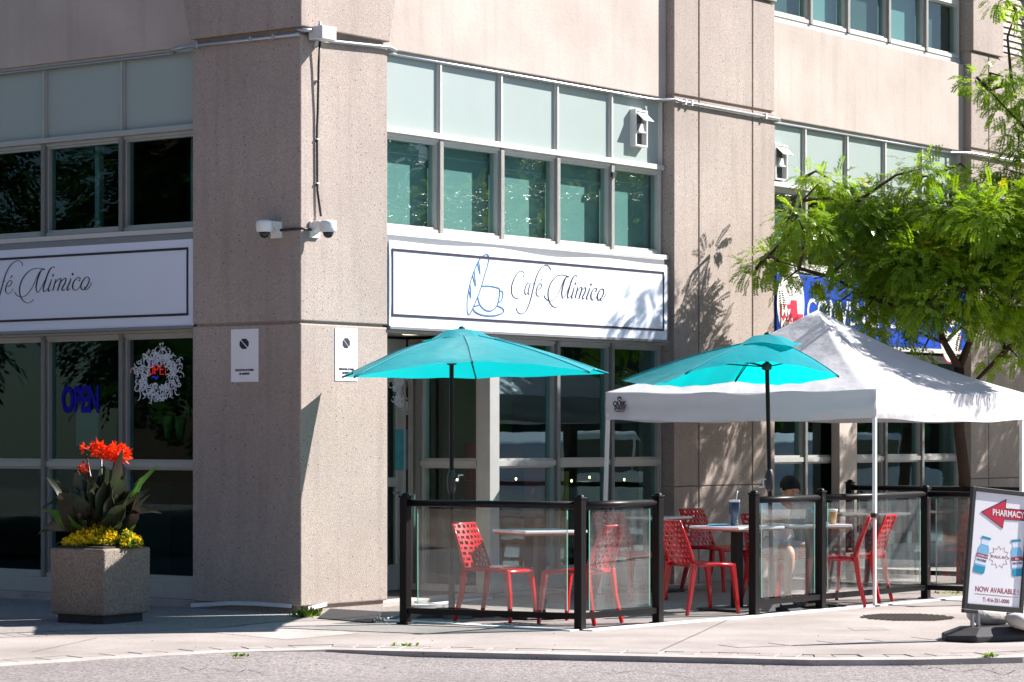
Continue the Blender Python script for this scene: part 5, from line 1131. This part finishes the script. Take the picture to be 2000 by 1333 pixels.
for i, (x, y, n, r, z, lab) in enumerate(((1655, 1302, 40, .05, -.06, 'green tuft between two kerb stones on the right'), (1700, 1302, 40, .07, -.06, 'yellow green tuft along the kerb, right of another tuft'), (790, 1262, 30, .06, 0, 'small weeds in the paver joint left of centre'), (1500, 1186, 50, .12, 0, 'weeds under the fence by the right umbrella base'), (1595, 1188, 50, .14, 0, 'weeds at the foot of the fence below the laptop table'), (1870, 1160, 60, .18, 0, 'low weeds at the fence behind the pharmacy sign'), (470, 1283, 20, .06, 0, 'tiny weeds at the kerb left of centre'), (1930, 1283, 30, .05, 0, 'small grass tuft on the kerb below the pharmacy sign'))):
    p = gnd(x, y, z); weeds('weed', lab, (p.x, p.y, z), n, r, .035, 30 + i)
m = MB(); rr = random.Random(77)
for i in range(90):
    x = rr.uniform(0, 2000); y = rr.choice((rr.uniform(1205, 1330), rr.uniform(1292, 1304))); p = gnd(x, y, -.03 if y > 1290 else 0.0); z = road_z(p.x) + .004 if y > 1285 else .012; s = rr.uniform(.005, .016); a_ = rr.uniform(0, 3)
    m.add([(p.x + s * math.cos(a_), p.y + s * math.sin(a_), z), (p.x - s * math.sin(a_) * .6, p.y + s * .6 * math.cos(a_), z + .006), (p.x - s * math.cos(a_), p.y - s * math.sin(a_), z), (p.x + s * math.sin(a_) * .6, p.y - s * .6 * math.cos(a_), z + .003)], [(0, 1, 2, 3)])
o = m.build('fallen_leaves', 'wood', None, recalc=False); o['kind'] = 'stuff'; o['label'] = 'small dry leaves and grit scattered on road and pavement'
# ================================================================= INSIDE THE CAFÉ
t = thing('sofa', 'red high backed sofa against the green wall inside the café', 'sofa', C, TH)
m = MB(); m.box(5.0, 5.9, 2.0, 2.12, .1, 1.5); m.build('backrest', 'redp', t, bevel=.03); m = MB(); m.box(5.0, 5.9, 1.45, 1.99, .1, .5); m.build('seat', 'redp', t, bevel=.04)
m = MB(); m.box(4.95, 6.0, 2.25, 2.35, .05, 2.6); m.build('partition', 'green', B)
t = thing('string_lights', 'string of warm bulbs draped inside the café windows', 'string lights', C, TH); m = MB(); pts = []
for k in range(33): s = 3.0 + k * .16; pts.append((s, .75, 1.16 - .06 * math.sin(math.pi * ((k % 8) / 8))))
m.tube(pts, .003, 4); wire = m.build('wire', 'blackp', t)
for k in range(1, 33, 2): p = pts[k]; q = MB(); q.lathe([(.003, -.03), (.010, -.02), (.009, -.008), (.004, 0)], p, 8); q.build('bulb', 'bulb', t)
t = thing('service_counter', 'dark service counter with a lit shelf edge inside the café', 'counter', C, TH)
m = MB(); m.box(3.0, 4.6, 4.5, 5.2, .05, 1.05); m.box(6.6, 6.95, .9, 4, .05, 1.0); m.build('body', 'curtain', t); m = MB(); m.box(3.0, 6.5, 5.6, 5.62, 1.02, 1.03); m.build('shelf_strip', 'tube', t)
t = thing('caution_sign', 'yellow panel standing behind the café glass by the front table', 'panel', C, TH); m = MB(); q = on_right(1100, 950, .45); m.box(q[0] - .03, q[0] + .03, .40, .50, .05, q[1] + .15); m.build('panel', 'yel', t)
q = on_right(1045, 1000, .5); t = thing('high_chair', 'narrow red high chair standing inside the café window', 'chair', W(q[0] + .05, .5, .05), TH); m = MB(); m.box(-.04, .04, -.15, .15, .62, 1.22); m.build('backrest', 'redp', t, bevel=.02)
m = MB(); m.box(-.05, .05, -.18, .18, .58, .61); m.build('seat', 'redp', t, bevel=.01)
for s in (-1, 1): m = MB(); m.tube([(0, .14 * s, .58), (.0, .19 * s, 0)], .018, 6); m.build('leg', 'redp', t)
for i, (x, y, w_, h_, lab, mt) in enumerate(((784, 880, .30, .55, 'teal price board hung inside the entrance glass', 'tealboard'),)): pass
a = on_left(148, 800, .5); t = tag(MB().box(.6, .62, a[0] - .2, a[0] + .1, a[1] - .35, a[1] + .0).build('menu_board', 'steeldk'), 'grey menu board inside behind the blue OPEN letters', 'board'); t.location = C; t.rotation_euler = (0, 0, TH)
m = MB(); a = on_left(340, 830, .9)
for s in (-.08, .08): m.lathe([(.02, -.14), (.05, .0), (.055, .08), (.03, .085)], (.9, a[0] + s, a[1]), 12)
t = tag(m.build('wall_lamps', 'green'), 'pair of small green and amber shades inside the left café window', 'lamp'); t.location = C; t.rotation_euler = (0, 0, TH)
# ================================================================= TREES
import array
def fronds(m, p, d, L, rr, lw=.010, ll=.032, n=9):
    """pinnate locust frond: leaflets in pairs along a drooping stalk"""
    d = d.normalized(); side = d.cross(Vector((rr.uniform(-.3, .3), rr.uniform(-.3, .3), 1))).normalized(); q = p.copy(); vs = []; fs = []
    for i in range(n):
        q = q + d * (L / n); d = (d + Vector((0, 0, -.10))).normalized(); up = side.cross(d)
        for s in (-1, 1):
            o = len(vs); e_ = (side * s * .8 + d * .55 + up * rr.uniform(-.25, .25)).normalized(); l_ = ll * (1 - abs(i / n - .45) * .7) * rr.uniform(.85, 1.1); f = up.cross(e_).normalized() if up.cross(e_).length > 0 else d
            vs += [q, q + e_ * l_ * .5 + f * lw * .5, q + e_ * l_, q + e_ * l_ * .5 - f * lw * .5]; fs.append((o, o + 1, o + 2, o + 3))
    m.add(vs, fs)
def grow_tree(name, label, base, trunk, clusters, seed, nfr, leaf='leaf', grp=None, fl=.17, lw=.010, ll=.034, nl=9):
    rr = random.Random(seed); t = thing(name, label, 'tree', base, 0, grp); o = Vector(base)
    m = MB(); tr = [Vector(p) - o for p in trunk[0]]; m.tube(tr, trunk[1], 10)
    for br in trunk[2]: m.tube([Vector(p) - o for p in br[0]], br[1], 8)
    nodes = [Vector(p) - o for br in trunk[2] for p in br[0]] + tr[-1:]
    # limbs reaching every cluster
    for (c, r) in clusters:
        c = Vector(c) - o; nd = min(nodes, key=lambda q: (q - c).length + (0.6 if q.z > c.z + .2 else 0)); mid = nd.lerp(c, .5) + Vector((rr.uniform(-.08, .08), rr.uniform(-.08, .08), .10))
        m.tube([nd, mid, c], [.020, .014, .006], 5, cap=False); nodes += [mid, c]
    m.build('trunk', 'bark', t, bevel=0)
    lm = MB(); lm2 = MB()
    for (c, r) in clusters:
        c = Vector(c) - o
        for k in range(max(4, int(nfr * r * r))):
            v = Vector((rr.gauss(0, 1), rr.gauss(0, 1), rr.gauss(0, .75))).normalized() * r * rr.uniform(.25, 1.0) ** .6; v.z *= .72; p = c + v
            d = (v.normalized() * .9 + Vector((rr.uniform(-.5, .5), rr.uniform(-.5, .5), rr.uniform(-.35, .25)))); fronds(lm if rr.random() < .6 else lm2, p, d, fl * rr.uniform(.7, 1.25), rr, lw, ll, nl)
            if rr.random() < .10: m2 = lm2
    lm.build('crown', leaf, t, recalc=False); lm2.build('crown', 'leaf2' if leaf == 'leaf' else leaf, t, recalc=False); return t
rr = random.Random(12)
CL = [(1478,525,30),(1500,505,34),(1535,495,40),(1530,550,22),(1560,430,42),(1545,470,26),(1600,358,30),(1575,345,18),(1640,362,42),(1655,440,66),(1610,470,46),(1700,385,46),(1745,470,80),(1765,385,50),(1830,340,38),(1800,330,34),(1855,400,70),(1885,480,86),(1800,520,86),(1715,545,66),(1655,520,40),(1590,545,32),(1640,590,34),(1720,620,40),(1700,650,28),(1780,610,52),(1840,590,50),(1905,570,70),(1955,500,80),(1965,410,66),(1940,630,40),(1975,600,60),(1765,668,22),(1690,605,34),(1800,690,16),(1740,560,60),(1835,460,70),(1990,520,60),(1900,340,26),(1930,440,70),(1885,630,24)]
cl = []
for x, y, r in CL:
    Y = 28.5 + rr.uniform(-.95, 1.15) - (.5 if y > 560 else 0); p = at(x, y, Y); cl.append((tuple(p), r * Y / F * 1.12))
    if r > 44: Y2 = Y + rr.choice((-.7, .8)); p = at(x + rr.uniform(-30, 30), y + rr.uniform(-25, 25), Y2); cl.append((tuple(p), r * Y2 / F))
for x, y, r in ((2060, 450, 90), (2080, 570, 90), (2050, 360, 70)): cl.append((tuple(at(x, y, 28.3)), r * .0054))
for c_, r_ in (((5.75, 27.5, 3.9), .5), ((6.2, 27.9, 4.2), .6), ((5.9, 28.4, 3.5), .6), ((6.5, 27.4, 4.2), .6), ((5.7, 27.0, 3.4), .45), ((5.4, 28.0, 3.9), .4)): cl.append((c_, r_))  # out-of-view clusters added to shade the canopy roof
tb = at(1881, 960, 28.55); tb.z = 0
f0 = at(1873, 720, 28.5)
grow_tree('locust_tree', 'honey locust tree with forked trunk rising behind the canopy, in front of the blue sign', tuple(tb),
    ([tuple(tb), tuple(at(1884, 930, 28.5)), tuple(at(1873, 840, 28.5)), tuple(f0)], [.075, .062, .058, .055],
     [([tuple(f0), tuple(at(1845, 670, 28.4)), tuple(at(1825, 620, 28.4)), tuple(at(1780, 520, 28.5)), tuple(at(1700, 440, 28.6))], [.042, .034, .03, .024, .014]),
      ([tuple(f0), tuple(at(1895, 665, 28.6)), tuple(at(1905, 640, 28.6)), tuple(at(1900, 520, 28.8)), tuple(at(1860, 400, 28.9))], [.045, .036, .032, .024, .014]),
      ([tuple(at(1825, 620, 28.4)), tuple(at(1720, 590, 28.1)), tuple(at(1620, 540, 28.0)), tuple(at(1520, 510, 28.0))], [.024, .018, .012, .006])]), cl, 5, 1450, ll=.050, lw=.019)
CL2 = [(1905,160,26),(1935,175,30),(1960,150,26),(1985,190,40),(1950,215,22),(1975,250,28),(1990,290,40),(1960,330,30),(1985,20,24),(1950,5,22),(2080,100,80),(2110,250,90),(2090,380,70),(2120,480,110),(1990,650,30),(1965,690,24),(1935,712,20),(1990,700,30),(2060,640,80),(2150,150,120),(2180,330,120)]
cl = []
for x, y, r in CL2: Y = 28.9 + rr.uniform(-.5, .8); cl.append((tuple(at(x, y, Y)), r * Y / F * 1.12))
for c_, r_ in (((7.3, 30.2, 4.4), .8), ((7.9, 30.8, 5.0), .9), ((7.4, 31.0, 4.6), .7), ((8.4, 30.0, 4.2), .8), ((8.0, 31.4, 3.9), .8), ((7.0, 30.2, 3.5), .6), ((8.0, 32.4, 4.0), .9), ((8.8, 33.0, 4.6), .9), ((7.8, 31.9, 3.3), .6)): cl.append((c_, r_))  # out-of-view clusters added to shade the pier and second bay
tb2 = at(2130, 960, 28.9); tb2.z = 0
grow_tree('locust_tree', 'second honey locust whose branches enter from the right edge', tuple(tb2),
    ([tuple(tb2), tuple(at(2125, 800, 28.9)), tuple(at(2110, 600, 28.9)), tuple(at(2090, 350, 28.9)), tuple(at(2080, 120, 29))], [.08, .07, .06, .05, .03],
     [([tuple(at(2118, 700, 28.9)), tuple(at(2010, 640, 28.6)), tuple(at(1960, 690, 28.6)), tuple(at(1908, 742, 28.6))], [.04, .032, .028, .02]), ([tuple(at(2095, 400, 28.9)), tuple(at(2010, 260, 28.9)), tuple(at(1930, 175, 28.9))], [.02, .014, .007])]), cl, 8, 1250, ll=.050, lw=.019)
cl = [((10.5 + rr.uniform(-1.5, 1.5), 35.6 + rr.uniform(-1.2, 1.2), rr.uniform(2.9, 5.8)), rr.uniform(.6, .9)) for _ in range(16)]  # unseen third tree, added to shade the second pier
grow_tree('locust_tree', 'third honey locust added outside the right edge to shade the far end of the facade', (10.5, 35.2, 0), ([(10.5, 35.2, 0), (10.5, 35.3, 1.6), (10.4, 35.5, 3.2), (10.5, 35.6, 4.6)], [.09, .08, .06, .03], [([(10.5, 35.3, 1.6), (9.8, 35.0, 3.2)], [.04, .02]), ([(10.4, 35.5, 2.4), (11.2, 36.0, 4.2)], [.04, .02])]), cl, 11, 1000, ll=.055, lw=.022)
# ----- across the street, seen in the glass
def far_tree(x, y, h, seed, lab):
    rr = random.Random(seed); c = []
    for k in range(16): a_ = rr.uniform(0, 6.28); q = rr.uniform(0, 2.6); c.append(((x + q * math.cos(a_), y + q * math.sin(a_), h * rr.uniform(.3, 1.0)), rr.uniform(1.0, 1.7)))
    grow_tree('shade_tree', lab, (x, y, -.3), ([(x, y, -.3), (x, y, h * .35), (x + .2, y, h * .6)], [.25, .2, .12], [([(x, y, h * .35), (x - .8, y + .4, h * .7)], [.14, .06])]), c, seed, 60, 'darkleaf', 'trees across the street', .7, .10, .22, 7)
for i, (x, y, h) in enumerate(((-22, 16, 8), (-24, 21, 9), (-21, 26, 8.5), (-25, 11, 8), (27, 33, 8.5), (29, 38, 9), (26, 43, 8.5), (33, 29, 9), (35, 45, 10))): far_tree(x, y, h, 40 + i, 'leafy tree across the street seen only as a reflection in the windows')
# white parked car mirrored in the café windows
t = thing('parked_car', 'white parked car across the street mirrored in the café windows', 'car', (14.0, 31.5, -.06), R_(50))
prof = [(-2.3, .35), (-2.3, .85), (-2.1, 1.0), (-1.9, 1.5), (-1.5, 1.68), (.2, 1.68), (1.0, 1.12), (2.1, .98), (2.3, .75), (2.3, .35)]
m = MB(); n = len(prof); m.add([(p[0], -.9, p[1]) for p in prof] + [(p[0], .9, p[1]) for p in prof], [tuple(range(n)), tuple(range(2 * n - 1, n - 1, -1))] + [(i, (i + 1) % n, n + (i + 1) % n, n + i) for i in range(n)]); m.build('body', 'carw', t, bevel=.08, segs=3)
for a0, a1 in ((-1.75, -.9), (-.82, .0), (.06, .72)):
    m = MB()
    for s in (-1, 1): m.hexa([(a0, s * .895, 1.08), (a1, s * .895, 1.08), (a1, s * .91, 1.08), (a0, s * .91, 1.08)], [(a0 + .06, s * .895, 1.56), (min(a1, .3), s * .895, 1.56), (min(a1, .3), s * .91, 1.56), (a0 + .06, s * .91, 1.56)])
    m.build('side_window', 'carg', t)
for x in (-1.4, 1.45):
    for s in (-1, 1): m = MB(); m.tube([(x, s * .72, .34), (x, s * .93, .34)], .34, 20); m.build('wheel', 'rubber', t)

clone(t, (18.5, 37.8, -.06), R_(50), 'second white parked car across the street mirrored in the shop windows behind the canopy', 'cars parked across the street'); t['group'] = 'cars parked across the street'; t['label'] = 'first white parked car across the street, mirrored in the café windows'
